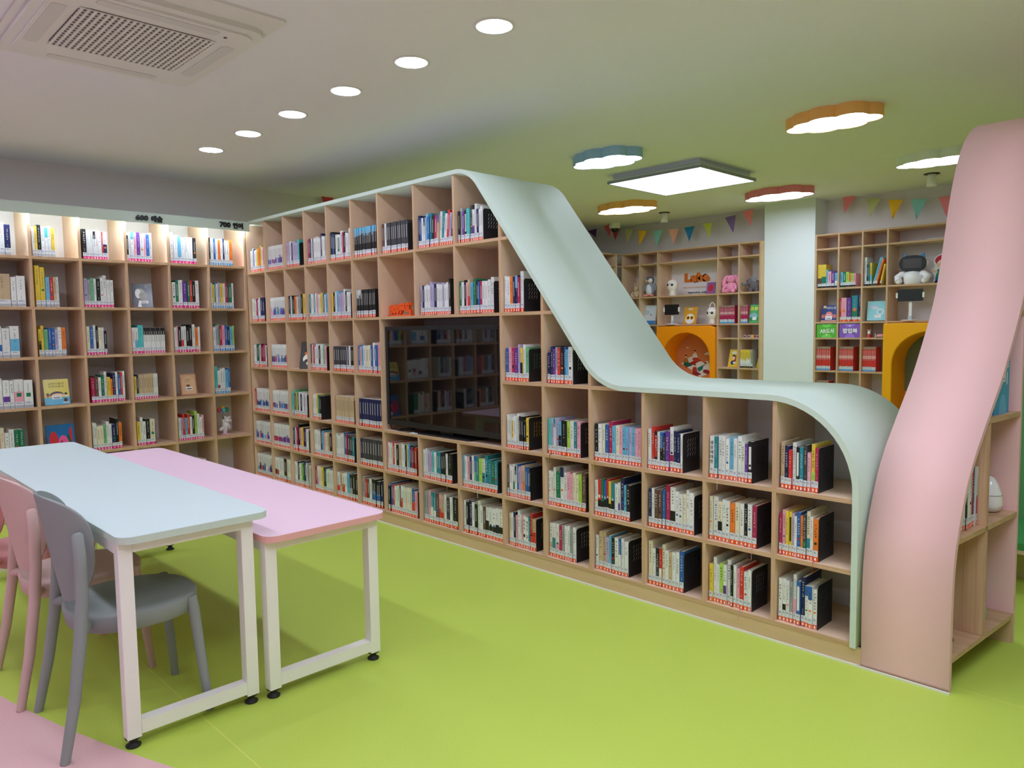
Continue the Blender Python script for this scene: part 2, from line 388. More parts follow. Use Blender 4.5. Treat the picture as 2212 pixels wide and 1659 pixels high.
def weld(mb):
    key = {}; nv = []; mp = []
    for v in mb.v:
        k = tuple(round(c, 5) for c in v)
        if k not in key: key[k] = len(nv); nv.append(v)
        mp.append(key[k])
    mb.v = nv; mb.f = [tuple(mp[i] for i in f) for f in mb.f]; return mb
part('curved_board', weld(pband(pp, pin)), 'pink_board', pb)
def zin(y):
    for a, b in zip(pin, pin[1:]):
        if a[0] <= y <= b[0] and b[0] > a[0]: return a[1]+(b[1]-a[1])*(y-a[0])/(b[0]-a[0])
    return 2.4
def yin(z):
    for a, b in zip(pin, pin[1:]):
        if a[1] <= z <= b[1]: return a[0]+(b[0]-a[0])*(z-a[1])/(b[1]-a[1])
    return 0.03
def slabxy(name, y0, y1, z0, z1, mats, x0=None):
    m = MB(); f = xl if x0 is None else (lambda y: x0)
    m.add([(f(y0), y0, z0), (xr(y0)-0.003, y0, z0), (xr(y1)-0.003, y1, z0), (f(y1), y1, z0), (f(y0), y0, z1), (xr(y0)-0.003, y0, z1), (xr(y1)-0.003, y1, z1), (f(y1), y1, z1)],
          [(0, 3, 2, 1), (4, 5, 6, 7), (0, 1, 5, 4), (1, 2, 6, 5), (2, 3, 7, 6), (3, 0, 4, 7)])
    return part(name, m, mats, pb)
for z in (0.122, 0.590, 1.040, 1.485): slabxy('shelf_board', yin(z)+0.002, 0.722, z-0.010, z+0.010, 'ply_h')
slabxy('divider', 0.350, 0.369, 0.133, 1.029, 'ply_v')
slabxy('side_panel', 0.722, 0.742, 0.0, zin(0.73)-0.01, 'pink_board')
slabxy('side_panel', 2.86, 2.88, 0.0, 2.44, 'pink_board')
m = MB(); m.prism([(0.03, 0.133)]+[(p[0]+0.004, p[1]) for p in pin if 0.133 < p[1] and p[0] < 0.72]+[(0.72, 0.133)], -1.13, -1.115, 'x'); part('back_panel', m, 'pink_board', pb)
slabxy('plinth', 0.700, 0.720, 0.0, 0.112, 'plinth'); 
# green bookcase behind the pink one (only its edge shows)
gb = thing('green_bookcase', 'green panelled low bookcase showing just past the pink bookcase at the edge of view', 'bookcase', (-0.6, 2.0, 0))
def seg(x0, y0, z0, x1, y1, z1, c, name, mt='paint'):
    m = MB(); m.box((x0, y0, z0), (x1, y1, z1), c); part(name, m, mt, gb)
seg(-1.35, 2.1, 0.22, 0.2, 2.12, 1.35, srgb(96, 160, 104), 'back_panel'); seg(-1.35, 1.5, 0.222, 0.2, 2.099, 0.26, srgb(70, 150, 84), 'seat_pad', 'matte'); seg(-1.35, 1.5, 0.20, 0.2, 2.1, 0.2215, srgb(214, 184, 150), 'shelf_board'); seg(-1.3, 1.75, 0.0, 0.15, 1.77, 0.199, srgb(190, 180, 120), 'plinth')

# ================================================================== back bookcases, reading nooks
BZ = [2.443, 2.283, 1.84, 1.46, 1.282, 0.911, 0.55, 0.10]
YS = 5.27
def wall_unit(name, label, xs, arch, loc):
    root = thing(name, label, 'bookcase', loc)
    for i, x in enumerate(xs):
        m = MB(); m.box((x-0.009, YS, 0), (x+0.009, YB-0.005, 2.452), mat=0); m.box((x-0.009, YS-0.002, 0), (x+0.009, YS, 2.452), mat=1); part('divider', m, ['ply', 'ply_v'], root)
    for z in BZ:
        for i in range(len(xs)-1):
            if i in arch and z < 1.4: continue
            m = MB(); m.box((xs[i]+0.009, YS, z-0.009), (xs[i+1]-0.009, YB-0.005, z+0.009), mat=0); m.box((xs[i]+0.009, YS-0.002, z-0.009), (xs[i+1]-0.009, YS, z+0.009), mat=1); part('shelf_board', m, ['ply', 'ply_h'], root)
    m = MB(); m.box((xs[0], YB-0.005, 0), (xs[-1], YB-0.001, 2.45)); part('back_panel', m, 'wall', root)
    return root
AX = [-6.403, -6.107, -5.815, -4.914, -4.626, -4.35]
BX = [-3.675, -3.421, -3.166, -2.908, -1.98, -1.73, -1.48, -0.5, 0.5]
ua = wall_unit('nook_bookcase', 'plywood wall bookcase around an orange nook, between the corner and the pale pillar', AX, (2,), (-5.3, YS, 0))
m = MB(); m.box((-4.341, YS, 0), (-4.302, YS+0.02, 2.445)); part('filler_strip', m, 'plinth', ua)
ub = wall_unit('nook_bookcase', 'plywood wall bookcase around a yellow nook, beyond the pillar and behind the pink bookcase', BX, (3,), (-2.5, YS, 0))
# return unit along the left wall in the far corner
uc = thing('corner_bookcase', 'plywood bookcase on the side wall of the far room, just showing past the green slope', 'bookcase', (-6.4, 4.6, 0))
for y in (3.35, 3.65, 3.95, 4.25, 4.55, 4.85, 5.15): 
    m = MB(); m.box((XL+0.005, y-0.009, 0), (-6.403, y+0.009, 2.452)); part('divider', m, 'ply', uc)
for z in BZ:
    m = MB(); m.box((XL+0.006, 3.35, z-0.0088), (-6.412, YS-0.01, z+0.0088)); part('shelf_board', m, 'ply_h', uc)
def nook(name, label, x0, x1, ztop, padm, backcol, loc, prot=0.05):
    root = thing(name, label, 'reading nook', loc); xi0, xi1 = x0+0.095, x1-0.075; r = (xi1-xi0)/2*0.92; zc = ztop-0.09-r
    arch = [(xi0, 0.0)]+[(xi0, zc)]+[((xi0+xi1)/2-((xi1-xi0)/2)*math.cos(PI*k/24), zc+r*math.sin(PI*k/24)) for k in range(1, 24)]+[(xi1, zc), (xi1, 0.0)]
    # front pad as quads between outer rectangle and arch
    m = MB(); outer = []
    for (x, z) in arch:
        if z <= zc+1e-6: outer.append((x0 if x < (xi0+xi1)/2 else x1, z))
        else:
            a = math.atan2(z-zc, x-(xi0+xi1)/2); cx = (xi0+xi1)/2; dx = math.cos(a); dz = math.sin(a)
            t = min(((x1-cx)/dx if dx > 1e-6 else 1e9), ((x0-cx)/dx if dx < -1e-6 else 1e9), ((ztop-zc)/dz if dz > 1e-6 else 1e9)); outer.append((cx+dx*t, zc+dz*t))
    yf = YS-prot; n = len(arch)
    vs = [(x, yf, z) for x, z in outer]+[(x, yf, z) for x, z in arch]+[(x, YB-0.03, z) for x, z in outer]+[(x, YB-0.03, z) for x, z in arch]; fs = []
    for i in range(n-1): fs += [(i, i+1, n+i+1, n+i), (n+i, n+i+1, 3*n+i+1, 3*n+i), (i, 2*n+i, 2*n+i+1, i+1), (2*n+i, 3*n+i, 3*n+i+1, 2*n+i+1)]
    fs += [(0, n, 3*n, 2*n), (n-1, 3*n-1, 4*n-1, 2*n-1)]
    m.add(vs, fs); pad = part('padded_arch', m, padm, root)
    bv = pad.modifiers.new('soft', 'BEVEL'); bv.width = 0.012; bv.segments = 3; bv.limit_method = 'ANGLE'; bv.angle_limit = math.radians(50)
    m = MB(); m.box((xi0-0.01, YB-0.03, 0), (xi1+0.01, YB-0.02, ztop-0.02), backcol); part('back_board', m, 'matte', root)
    m = MB(); m.box((xi0, yf+0.01, 0.0), (xi1, YB-0.03, 0.35), padm and (1, 1, 1)); part('seat_pad', m, padm, root)
    return root
na = nook('reading_nook', 'orange padded arched reading nook set into the shelves, with readers painted on its back', -5.800, -4.926, 1.446, 'orange_pad', srgb(214, 128, 88), (-5.36, YS, 0))
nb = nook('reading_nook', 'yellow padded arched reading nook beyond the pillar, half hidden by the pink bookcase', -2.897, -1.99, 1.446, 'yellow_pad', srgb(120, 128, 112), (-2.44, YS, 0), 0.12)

# ================================================================== ceiling lights and fittings
for name_ in ('downlight',):
    m = MB(); m.lathe([(0.098, H-0.0005), (0.098, H-0.006), (0.084, H-0.006), (0.082, H-0.0005)], n=32, col=(0.85, 0.85, 0.85))
    ring_me = m.build('trim_ring', 'paint', data_only=True)
    m = MB(); m.lathe([(0.083, H-0.0015), (0.083, H-0.0035)], n=32); lens_me = m.build('diffuser', 'light_down', data_only=True)
ORD = ['first', 'second', 'third', 'fourth', 'fifth', 'sixth', 'seventh', 'eighth', 'ninth', 'tenth', 'eleventh', 'twelfth', 'thirteenth', 'fourteenth', 'fifteenth', 'sixteenth', 'seventeenth', 'eighteenth', 'nineteenth', 'twentieth']
for row, y in enumerate((-0.686, -2.70, -4.72)):
    for k in range(11):
        x = -2.631+(3-k)*0.645 if row == 0 else -5.85+0.645*k
        x = -5.852+0.6442*k
        inview = row == 0 and k < 6
        t = thing('downlight', ('round recessed white downlight, %s in the row counted from the corner wall' % ORD[k]) if inview else ('round recessed downlight in the %s ceiling row, %s from the shelf wall' % (ORD[row], ORD[k])), 'downlight', (x, y, 0), 0, 'recessed downlights')
        for nm, me in (('trim_ring', ring_me), ('diffuser', lens_me)):
            o = bpy.data.objects.new(nm, me); COL.objects.link(o); o.parent = t
# square panel light
t = thing('panel_light', 'large square glowing ceiling panel with a slim silver frame, between the cloud lights', 'ceiling light', (-3.95, 2.95, H))
m = MB(); 
for a, b in (((-0.5, -0.48), (0.5, -0.465)), ((-0.5, 0.465), (0.5, 0.48)), ((-0.5, -0.465), (-0.485, 0.465)), ((0.485, -0.465), (0.5, 0.465))): m.box((a[0], a[1], -0.085), (b[0], b[1], -0.06), srgb(150, 155, 165))
m.box((-0.5, -0.48, -0.062), (0.5, 0.48, -0.055), srgb(215, 222, 236)); m.box((-0.46, -0.44, -0.056), (0.46, 0.44, -0.0), srgb(205, 212, 228)); m.build('frame', 'paint', t)
m = MB(); m.box((-0.486, -0.466, -0.083), (0.486, 0.466, -0.076)); m.build('diffuser', 'light_panel', t)
pr_ = bpy.data.objects[t.name]
c_ = copy_tree(pr_); c_.location = (-0.1, -1.25, H); c_['label'] = 'added fill light shaped like the square ceiling panel, beyond the right edge of view'  # panel copy added out of view to brighten right floor and pink board
# cloud-shaped lights
def cloud_poly(L, Wd, n=9):
    bumps = [(-0.34, 0.0, 0.17), (-0.16, 0.13, 0.19), (0.10, 0.15, 0.21), (0.33, 0.06, 0.17), (0.24, -0.12, 0.17), (-0.02, -0.16, 0.18), (-0.22, -0.12, 0.16)]
    P = []
    for k in range(96):
        a = 2*PI*k/96; best = 0; dx, dy = math.cos(a), math.sin(a)
        for bx, by, br in bumps:
            pr_ = bx*dx+by*dy; d2 = bx*bx+by*by-pr_*pr_
            if d2 < br*br: best = max(best, pr_+math.sqrt(br*br-d2))
        P.append((best*dx*L, best*dy*Wd))
    return P
def cloud_light(px0, px1, py0, py1, color, cname, extra):
    c = at((px0+px1)/2, (py0+py1)/2, 2, 2.79); a = at(px0, (py0+py1)/2+ (px1-px0)*0.09, 2, 2.79); b = at(px1, (py0+py1)/2-(px1-px0)*0.09, 2, 2.79)
    L = abs(b.x-a.x)*0.98
    t = thing('cloud_light', '%s rimmed cloud-shaped ceiling light %s' % (cname, extra), 'ceiling light', (c.x, c.y, H), 0, 'cloud-shaped ceiling lights')
    P = cloud_poly(L, L*0.95); Q = [(x*0.975, y*0.965) for x, y in P]
    m = MB(); n = len(P)
    m.add([(x, y, 0) for x, y in P]+[(x, y, -0.075) for x, y in P]+[(x, y, -0.075) for x, y in Q]+[(x, y, -0.066) for x, y in Q],
          [(i, (i+1) % n, n+(i+1) % n, n+i) for i in range(n)]+[(n+i, n+(i+1) % n, 2*n+(i+1) % n, 2*n+i) for i in range(n)]+[(2*n+i, 2*n+(i+1) % n, 3*n+(i+1) % n, 3*n+i) for i in range(n)], color)
    m.build('rim', 'paint', t, fix=True)
    m = MB(); m.prism(Q, -0.072, -0.060, 'z'); m.build('diffuser', 'light_cloud', t)
cloud_light(1692, 1905, 243, 295, srgb(255, 190, 110), 'orange', 'high on the ceiling beside the pink board')
cloud_light(1236, 1382, 336, 369, srgb(160, 200, 232), 'slate blue', 'next to the square panel')
cloud_light(1299, 1405, 447, 465, srgb(255, 190, 110), 'amber', 'nearest the far corner')
cloud_light(1616, 1746, 416, 438, srgb(240, 140, 155), 'dusky rose', 'in front of the pale pillar')
cloud_light(1937, 2105, 336, 368, srgb(232, 240, 228), 'pale sage', 'partly behind the pink board')
# ceiling heat detectors, dome camera
for (px, py, lab) in ((1435, 459, 'small white ceiling cylinder above the row of pennants, far left room'), (2013, 375, 'small white ceiling cylinder beside the pink board')):
    p = at(px, py, 2, H); t = thing('ceiling_spotlight', lab, 'spotlight', (p.x, p.y, H), 0, 'small ceiling cylinders')
    m = MB(); m.lathe([(0.07, 0), (0.07, -0.006), (0.045, -0.008)], n=24, col=(0.02, 0.02, 0.02)); m.build('base_ring', 'paint', t)
    m = MB(); m.lathe([(0.036, -0.006), (0.046, -0.12)], n=24, col=(0.92, 0.92, 0.92)); m.build('body', 'paint', t)
p = at(1328, 482, 2, H); t = thing('dome_camera', 'white dome security camera with a dark bubble, on the ceiling near the far corner', 'camera', (p.x, p.y, H))
m = MB(); m.lathe([(0.075, 0), (0.08, -0.05), (0.065, -0.075)], n=28, col=(0.78, 0.77, 0.72)); m.build('housing', 'paint', t)
m = MB(); m.ball((0, 0, -0.07), 0.058, (0.01, 0.013, 0.02), n=24, m=16); m.build('dome', 'gloss', t)
# cassette air conditioner
t = thing('air_conditioner', 'square white ceiling cassette air conditioner with a slotted grille', 'air conditioner', (-3.84, -1.90, H))
WH = srgb(228, 226, 222)
m = MB(); m.prism(rrect(-0.62, -0.475, 0.62, 0.475, 0.03), -0.012, 0, 'z', WH); m.build('ceiling_plate', 'paint', t)
m = MB(); m.prism(rrect(-0.55, -0.44, 0.47, 0.46, 0.09, 8), -0.034, -0.012, 'z', WH); m.prism(rrect(-0.50, -0.40, 0.42, 0.42, 0.07, 8), -0.045, -0.034, 'z', WH); m.build('body', 'paint', t)
G = rrect(-0.275, -0.29, 0.275, 0.29, 0.045, 5)
m = MB(); m.prism(G, -0.047, -0.0452, 'z', srgb(92, 84, 84)); m.build('intake', 'matte', t)
m = MB()
for k in range(22):
    y = -0.285+k*0.0263
    m.box((-0.272, y, -0.0515), (0.272, y+0.013, -0.047), WH)
for k in range(17):
    x = -0.268+k*0.0335; m.box((x-0.002, -0.288, -0.0520), (x+0.002, 0.288, -0.047), WH)
m.build('grille', 'paint', t)
for (fl, a, b) in (('louver', (-0.30, 0.335), (0.24, 0.395)), ('louver', (-0.30, -0.385), (0.24, -0.325)), ('louver', (0.335, -0.25), (0.395, 0.26)), ('louver', (-0.475, -0.25), (-0.415, 0.26))):
    m = MB(); m.prism(rrect(a[0], a[1], b[0], b[1], 0.02), -0.0475, -0.0455, 'z', srgb(215, 213, 210)); m.build(fl, 'paint', t)
m = MB(); m.lathe([(0.008, -0.0475), (0.008, -0.0455)], c=(0.345, 0.30, 0), n=14, col=(0.05, 0.05, 0.05)); m.build('indicator', 'paint', t)

# ================================================================== tables
def table(label, x0, y0, x1, y1, h, top_mat, edge_mat, fx0, fx1, fy0, fy1):
    t = thing('table', label, 'table', ((x0+x1)/2, (y0+y1)/2, 0)); ox, oy = (x0+x1)/2, (y0+y1)/2
    m = MB(); P = rrect(x0-ox, y0-oy, x1-ox, y1-oy, 0.055, 10)
    m.prism(P, h-0.026, h-0.001, 'z', mat=1, smooth=False); m.prism([(x*0.9995, y*0.9995) for x, y in P], h-0.001, h, 'z', mat=0)
    o = m.build('tabletop', [top_mat, edge_mat], t)
    bv = o.modifiers.new('soft', 'BEVEL'); bv.width = 0.002; bv.segments = 2; bv.limit_method = 'ANGLE'; bv.angle_limit = math.radians(60)
    w = 0.048; z1 = h-0.0265
    for fx in (fx0, fx1):
        for fy in (fy0, fy1):
            m = MB(); X, Y = fx-ox, fy-oy; m.prism(rrect(X-w/2, Y-w/2, X+w/2, Y+w/2, 0.003, 2), 0.036, z1, 'z'); leg = m.build('leg', 'white_steel', t)
            m = MB(); m.lathe([(0.024, 0.0), (0.026, 0.006), (0.014, 0.014), (0.012, 0.026), (0.026, 0.031), (0.026, 0.0355)], c=(X, Y, 0), n=20); m.build('foot', 'rubber', leg)
        m = MB(); m.box((fx-ox-w/2+0.001, fy0-oy+w/2, 0.045), (fx-ox+w/2-0.001, fy1-oy-w/2, 0.092)); m.build('bottom_rail', 'white_steel', t)
        m = MB(); m.box((fx-ox-w/2+0.001, fy0-oy+w/2, z1-0.038), (fx-ox+w/2-0.001, fy1-oy-w/2, z1)); m.build('top_rail', 'white_steel', t)
    for fy in (fy0, fy1):
        m = MB(); m.box((fx0-ox+w/2, fy-oy-w/2+0.001, z1-0.042), (fx1-ox-w/2, fy-oy+w/2-0.001, z1)); m.build('side_rail', 'white_steel', t)
    return t
table('long pale mint table on a white steel frame with chairs along one side', -5.42, -2.405, -2.690, -1.860, 0.761, 'mint_top', 'mint', -5.28, -2.758, -2.375, -1.940)
table('long pale pink table on a white steel frame, lower and behind the mint one', -5.38, -1.893, -2.668, -1.334, 0.662, 'pink_top', 'pink_edge', -5.14, -2.736, -1.857, -1.386)

# ================================================================== chairs
def chair(label, x, y, rot, col):
    t = thing('chair', label, 'chair', (x, y, 0), rot, 'chairs along the mint table')
    # seat: rounded squircle with a deep skirt
    def sq(r, k=2.35, n=48, sx=1.0, sy=1.0):
        P = []
        for i in range(n):
            a = 2*PI*i/n; c, s_ = math.cos(a), math.sin(a); q = (abs(c)**k+abs(s_)**k)**(-1/k); P.append((r*q*c*sx, r*q*s_*sy))
        return P
    m = MB(); m.col = col; rings = [(0.205, 0.388), (0.220, 0.396), (0.227, 0.448), (0.222, 0.457), (0.212, 0.460), (0.17, 0.455), (0.10, 0.449), (0.03, 0.447)]
    vs = []; fs = []; n = 48
    for r, z in rings:
        for p in sq(r): vs.append((p[0], p[1], z))
    for i in range(len(rings)-1):
        for k in range(n): fs.append((i*n+k, i*n+(k+1) % n, (i+1)*n+(k+1) % n, (i+1)*n+k))
    fs.append(tuple((len(rings)-1)*n+k for k in range(n))); fs.append(tuple(range(n-1, -1, -1)))
    m.add(vs, fs, smooth=True); m.build('seat', 'matte', t)
    for sx in (-1, 1):
        m = MB(); m.col = col; m.tube([(sx*0.172, 0.165, 0.452), (sx*0.180, 0.172, 0.40), (sx*0.192, 0.188, 0.2), (sx*0.205, 0.205, 0.0)], [0.021, 0.020, 0.018, 0.015], n=18); m.build('leg', 'matte', t)
        m = MB(); m.col = col; m.tube([(sx*0.240, -0.290, 0.0), (sx*0.226, -0.248, 0.2), (sx*0.211, -0.218, 0.40), (sx*0.205, -0.204, 0.55), (sx*0.201, -0.202, 0.68), (sx*0.199, -0.206, 0.765), (sx*0.198, -0.207, 0.772)], [0.016, 0.019, 0.021, 0.021, 0.020, 0.018, 0.011], n=18); m.build('leg', 'matte', t)
        m = MB(); m.col = col; m.tube([(sx*0.205, -0.212, 0.428), (sx*0.17, -0.19, 0.432), (sx*0.12, -0.17, 0.43)], [0.021, 0.017, 0.016], n=14); m.build('seat_bracket', 'matte', t)
    # curved shield back
    m = MB(); m.col = col; NR, NC = 26, 24; vs = []
    for i in range(NR+1):
        u_ = i/NR; tz = 0.5-0.5*math.cos(PI*u_); z = 0.495+0.395*tz
        e = abs(2*tz-1); wv = (1-e**2.6)**(1/2.6) if e < 1 else 0.0; wv = wv*(0.165+0.055*min(1, tz*1.25)); wv = max(wv, 0.012)
        for k in range(NC+1):
            s_ = -1+2*k/NC; ang = s_*wv/0.168
            x_ = 0.190*math.sin(ang); yy = -0.238+0.165*(1-math.cos(ang))-0.070*(tz-0.25)
            vs.append((x_, yy, z))
    fs = [(i*(NC+1)+k, i*(NC+1)+k+1, (i+1)*(NC+1)+k+1, (i+1)*(NC+1)+k) for i in range(NR) for k in range(NC)]
    m.add(vs, fs, smooth=True); o = m.build('backrest', 'matte', t)
    so = o.modifiers.new('thick', 'SOLIDIFY'); so.thickness = 0.011; so.offset = 0; bv = o.modifiers.new('soft', 'BEVEL'); bv.width = 0.003; bv.segments = 2; bv.limit_method = 'ANGLE'; bv.angle_limit = math.radians(60)
    return t
chair('grey moulded plastic chair pushed under the near end of the mint table', -3.030, -2.275, math.radians(-3), srgb(146, 152, 149))
chair('beige-pink moulded plastic chair beside the blue-grey one at the mint table', -3.575, -2.305, math.radians(-1), srgb(208, 178, 170))
chair('rose pink moulded plastic chair farthest along the mint table', -4.14, -2.33, math.radians(-6), srgb(222, 160, 158))

# ================================================================== television
t = thing('television', 'wide black flat television standing in the large opening of the long bookcase', 'television', (-3.978, 0.03, 0))
m = MB(); w2 = 0.622; z0, z1 = 0.752, 1.475
m.box((-w2, 0.0, z0), (w2, 0.05, z1)); m.box((-0.4, 0.05, z0+0.1), (0.4, 0.09, z1-0.15)); m.build('housing', 'tv_body', t)
m = MB(); b = 0.030
m.box((-w2, -0.008, z0), (w2, -0.0005, z0+0.038)); m.box((-w2, -0.008, z1-0.028), (w2, -0.0005, z1)); m.box((-w2, -0.008, z0+0.038), (-w2+b, -0.0005, z1-0.028)); m.box((w2-b, -0.008, z0+0.038), (w2, -0.0005, z1-0.028)); m.build('bezel', 'tv_body', t)
m = MB(); m.box((-w2+b+0.0005, -0.003, z0+0.0385), (w2-b-0.0005, -0.0004, z1-0.0285)); m.build('screen', 'tv_screen', t)
m = MB(); m.prism(rrect(-0.30, -0.015, 0.30, 0.20, 0.02), 0.7105, 0.722, 'z'); m.box((-0.07, 0.045, 0.722), (0.07, 0.075, 0.80)); m.build('stand', 'tv_body', t)
m = MB(); m.col = (0.012, 0.012, 0.012)
m.tube([(-0.61, 0.03, 0.80), (-0.615, 0.01, 0.75), (-0.58, 0.0, 0.722), (-0.50, 0.02, 0.7155), (-0.44, 0.03, 0.7155)], 0.0035); m.build('power_cord', 'matte', t)
rnd = random.Random(4)
m = MB(); m.col = (0.012, 0.012, 0.012)
for k in range(5):
    cx = -0.46+0.03*k; m.tube([(cx+0.06*math.cos(a)*(1-0.1*k), -0.005+0.022*math.sin(a), 0.720+0.003*k+0.003*math.sin(2*a+k)) for a in [PI*j/7 for j in range(12)]], 0.003, n=6)
tag(m.build('cable_coil', 'matte', None, (-3.978, 0.04, 0)), 'loosely bundled black cable lying under the left corner of the television', 'cable')
m = MB(); m.prism(rrect(-0.30, -0.028, -0.235, -0.0, 0.006), 0.7105, 0.7185, 'z', (0.7, 0.7, 0.7)); tag(m.build('remote_control', 'paint', None, (-3.99, 0.02, 0)), 'small pale remote control lying on the board under the television', 'remote control')

# ================================================================== orange 800 sign
ORG = srgb(238, 92, 28)
t = thing('section_sign', 'orange freestanding 800 sign in the empty cell above the television', 'sign', (0, 0, 0))
z0 = ZR[1]+T+0.0005; m = MB(); m.box((-4.606, 0.055, z0), (-4.325, 0.095, z0+0.012), ORG); m.build('base', 'paint', t)
m = MB(); put_text(m, '800문학', -4.600, -4.328, z0+0.012, z0+0.098, 0.085, 0.022, ORG, 0.06); m.build('lettering', 'paint', t, fix=False)

# ================================================================== books
C = dict(w=(226, 228, 226), c=(226, 218, 190), i=(214, 224, 208), x=(200, 176, 140), g=(158, 160, 162), d=(62, 62, 68), k=(24, 24, 27), n=(30, 38, 84), b=(44, 98, 168),
         s=(104, 178, 214), t=(40, 132, 146), a=(84, 196, 196), e=(26, 116, 82), l=(168, 208, 84), y=(228, 198, 70), o=(232, 124, 44), r=(206, 52, 46), m=(172, 38, 84),
         p=(230, 164, 182), v=(104, 56, 146), u=(178, 168, 204), f=(98, 70, 62), q=(112, 178, 132))
C = {k: srgb(*v) for k, v in C.items()}
CN = dict(w='white', c='cream', i='pale green-white', x='tan', g='grey', d='dark grey', k='black', n='navy', b='blue', s='sky blue', t='teal', a='turquoise', e='dark green', l='lime green', y='yellow', o='orange', r='red', m='crimson', p='pink', v='purple', u='lavender', f='brown', q='mint green')
LAB = dict(o=(srgb(240, 88, 18), '8'), p=(srgb(226, 40, 132), '6'), b=(srgb(40, 158, 214), '7'), g=(srgb(168, 174, 180), ''), k=(srgb(20, 20, 22), ''), s=(srgb(90, 176, 226), ''))
INK = (0.02, 0.02, 0.025); LIGHT = (0.75, 0.75, 0.72); PAPER = srgb(222, 214, 196)
rb = random.Random(11)
DIG = {k: text_geo(k, 0.03, 1) for k in '8 6 7'.split()}
BOOKS = []          # (projected size, spec)
def parse(spec, rnd_):
    """tokens: base colour, optional ^c top patch, /c lower patch, =c middle panel, thickness digit, + tall / - short, ~c ribbon, *n repeated"""
    out = []
    for tk in spec.split():
        n = 1
        if '*' in tk: tk, k = tk.split('*'); n = int(k)
        B = dict(col=tk[0], top=None, low=None, mid=None, t=4.5, h=0.0, rib=None, txt=None); i = 1
        while i < len(tk):
            ch = tk[i]
            if ch == '^': B['top'] = tk[i+1]; i += 2; continue
            if ch == '/': B['low'] = tk[i+1]; i += 2; continue
            if ch == '=': B['mid'] = tk[i+1]; i += 2; continue
            if ch == '~': B['rib'] = tk[i+1]; i += 2; continue
            if ch == '#': B['txt'] = tk[i+1:]; break
            if ch.isdigit(): B['t'] = float(ch)
            if ch == '!': B['band'] = 1
            if ch == '+': B['h'] += 0.020
            if ch == '-': B['h'] -= 0.018
            i += 1
        for _ in range(n): out.append(dict(B))
    return out
def fill(M0, x0, x1, spec, lab, where, h=0.208, depth=0.150, lean=None, front=0.016, jit=0.010, group=None, nonum=False):
    """M0: cell frame (local x runs along the shelf as the reader sees it, local -y to the reader, z up)"""
    bs = parse(spec, rb); tot = sum(b['t']*rb.uniform(0.92, 1.08) for b in bs); k = (x1-x0)/tot; x = x0
    for i, b in enumerate(bs):
        t = b['t']*k; hh = h+b['h']+(rb.uniform(-jit, jit) if (i == 0 or bs[i-1]['col'] != b['col'] or jit > 0.008) else 0)
        if i and '*' in spec and bs[i-1] is not b and bs[i-1]['col'] == b['col'] and bs[i-1]['top'] == b['top'] and jit <= 0.006: hh = last
        last = hh
        fy = front+rb.uniform(0, 0.006)+(0.004 if hh > h+0.01 else 0); dp = min(depth+(0.02 if hh > h+0.012 else 0), 0.2)
        sh = lean[i] if lean and i < len(lean) else 0.0
        Mx = M0 @ Matrix.Translation((x+t*0.02+0.0003, fy, 0))
        if sh: Mx = M0 @ Matrix.Translation((x+t*0.02+0.0003, fy, t*math.sin(math.radians(abs(sh))))) @ Matrix.Rotation(math.radians(sh), 4, 'Y')
        p = Mx @ Vector((t/2, 0, hh/2)); a, bb, z = proj(p); q = Mx @ Vector((t, 0, hh/2)); q0 = Mx @ Vector((0, 0, hh/2))
        wpx = abs(proj(q)[0]-proj(q0)[0]) if z > 0.1 else 0; hpx = CF*hh/z if z > 0.1 else 0
        vis = wpx*hpx if (-5 < a < 2217 and z > 0.1) else 0
        BOOKS.append(dict(M=Mx, t=t*0.965-0.0004, h=hh, d=dp, b=b, lab=lab, where=where, i=i, n=len(bs), vis=vis*(0 if 'bookcase lowest' in where else 1), group=group, seed=rb.random(), nonum=nonum)); x += t
    return x
def glyphs(m, cx, z0, z1, size, col, rr, y):
    """a column of small brush-like marks standing for an unreadable printed title"""
    z = z1
    while z-size > z0:
        n = rr.choice((3, 4, 4, 5))
        for _ in range(n):
            if rr.random() < 0.5:
                w = size*rr.uniform(0.35, 0.8); zz = z-size*rr.uniform(0.1, 0.85); xx = cx-size*0.4+rr.uniform(0, size*0.8-w); hgt = size*0.11
            else:
                w = size*0.11; hgt = size*rr.uniform(0.3, 0.7); zz = z-hgt-size*rr.uniform(0, 0.9-hgt/size); xx = cx-size*0.4+rr.uniform(0, size*0.7)
            m.add([(xx, y, zz), (xx+w, y, zz), (xx+w, y, zz+hgt), (xx, y, zz+hgt)], [(0, 1, 2, 3)], col)
        z -= size*1.12
        if rr.random() < 0.13: z -= size*0.7
